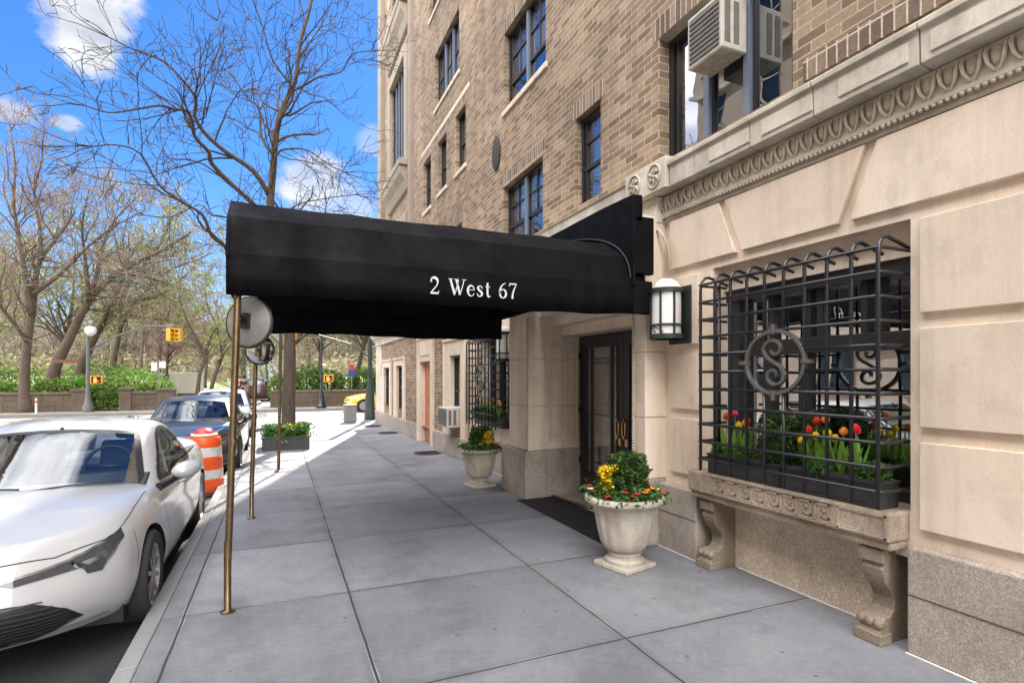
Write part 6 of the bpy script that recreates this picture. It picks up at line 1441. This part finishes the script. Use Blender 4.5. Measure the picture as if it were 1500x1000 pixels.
b = MB(); b.box(-1.5, 1.6, -.8, .8, .35, .5); b.box(1.7, 2.5, -.1, .1, .4, .5); b.build('chassis', METAL_BLK, t)
for x in (-.4, .5):
    for s_ in (-1, 1): wheel(t, x, 0, s_, .33, spokes=6).location = (0, 0, 0)
# tiny distant walkers on the park path
def person(loc, rz, top, lab, stride=.25):
    t = thing('person', lab, 'person', loc, rz)
    def skin(name, V, E, m):
        me = bpy.data.meshes.new(name); me.from_pydata([v[:3] for v in V], E, []); o = bpy.data.objects.new(name, me); COL.objects.link(o)
        mo = o.modifiers.new('s', 'SKIN'); sv = me.skin_vertices[0].data
        for i, v in enumerate(V): sv[i].radius = (v[3], v[3] * .85)
        sv[0].use_root = True; o.modifiers.new('u', 'SUBSURF').levels = 1
        m2 = evaluated(o); o.modifiers.clear(); o.data = m2; m2.materials.append(m); o.parent = t; m2.polygons.foreach_set('use_smooth', [True] * len(m2.polygons)); return o
    s = stride
    V = [(0, 0, .95, .14), (0, 0, 1.2, .14), (0, 0, 1.42, .15), (0, 0, 1.52, .055), (0, -.01, 1.66, .10), (-.10, 0, .88, .10), (-.11, -s * .6, .5, .065), (-.11, -s * .8, .08, .045), (-.11, -s * .8 - .14, .04, .035), (.10, 0, .88, .10), (.11, s * .4, .5, .065), (.11, s, .10, .045), (.11, s - .12, .04, .035),
         (-.2, 0, 1.40, .055), (-.25, s * .4, 1.14, .042), (-.24, s * .3 - .1, .9, .035), (-.24, s * .2 - .12, .82, .03), (.2, 0, 1.40, .055), (.25, -s * .3, 1.14, .042), (.24, -s * .8, .92, .035), (.24, -s * .9, .84, .03)]
    E = [(0, 1), (1, 2), (2, 3), (3, 4), (0, 5), (5, 6), (6, 7), (7, 8), (0, 9), (9, 10), (10, 11), (11, 12), (2, 13), (13, 14), (14, 15), (15, 16), (2, 17), (17, 18), (18, 19), (19, 20)]
    skin('body', V, E, mat('skin_tone', (.45, .28, .2), .6))
    c = mat('coat_' + top, {'red': (.5, .04, .04), 'dark': (.03, .03, .05), 'blue': (.05, .1, .3)}[top], .8)
    skin('jacket', [(0, 0, .98, .165), (0, 0, 1.2, .165), (0, 0, 1.43, .165), (-.2, 0, 1.41, .07), (-.25, s * .4, 1.14, .055), (-.24, s * .3 - .1, .93, .048), (.2, 0, 1.41, .07), (.25, -s * .3, 1.14, .055), (.24, -s * .8, .95, .048)], [(0, 1), (1, 2), (2, 3), (3, 4), (4, 5), (2, 6), (6, 7), (7, 8)], c)
    skin('trousers', [(0, 0, .98, .155), (-.10, 0, .88, .115), (-.11, -s * .6, .5, .08), (-.11, -s * .8, .12, .06), (.10, 0, .88, .115), (.11, s * .4, .5, .08), (.11, s, .13, .06)], [(0, 1), (1, 2), (2, 3), (0, 4), (4, 5), (5, 6)], MATS['dark_interior'])
    b = MB(); b.lathe([(0, .12), (.07, .1), (.105, .04), (.11, -.02), (.09, -.06), (0, -.06)], (0, .015, 1.68), 12); b.build('hair', SOIL, t, smooth=True)
person((-3.0, 52, .005), .3, 'red', 'distant walker in red jacket on the park path'); person((-2.3, 44, .005), 3.0, 'dark', 'distant walker in dark coat on the park path near the pole'); person((-4.2, 66, .005), 2.6, 'blue', 'far walker in blue top on the left of the park path')
# ------------------------------------------------------------ building across the street (seen in window reflections, and bouncing light)
OB = thing('apartment_building', 'pale apartment building across the street, seen only reflected in the windows', 'building', (-13.2, 0, 0))
b = MB(); hs = []
for fl in range(6):
    for k in range(25): hs.append((-58 + k * 3.3, -56.6 + k * 3.3, 1.1 + fl * 3.3, 3.0 + fl * 3.3))
ys = (-60, 23.4)
wall(b, 0, ys[0], ys[1], -.1, 20.2, [], .2)
b.v = [(-p[0], p[1], p[2]) for p in b.v]
b.box(-13, -.01, ys[0], ys[1], -.1, 20.2)
b.build('wall', stone('opposite_stone', (.48, .38, .30), (.58, .47, .38), grain=20), OB)
b = MB()
for h_ in hs[:100]:
    pass
b = MB()
for f_ in range(6): b.box(.0, .25, ys[0], ys[1], 3.25 + f_ * 3.3, 3.45 + f_ * 3.3)
b.build('string_course', LIME_C, OB)
b = MB(); fr = MB()
for h_ in hs:
    b.box(.0, .03, h_[0], h_[1], h_[2], h_[3]); ym = (h_[0] + h_[1]) / 2; zm = (h_[2] + h_[3]) / 2
    fr.box(.03, .06, ym - .03, ym + .03, h_[2], h_[3]); fr.box(.03, .06, h_[0], h_[1], zm - .03, zm + .03); fr.box(.0, .1, h_[0] - .1, h_[1] + .1, h_[2] - .12, h_[2] - .002)
tag(b.build('window', CAR_GLASS, OB), kind='stuff'); tag(fr.build('window_frame', LIME_C, OB), kind='stuff')
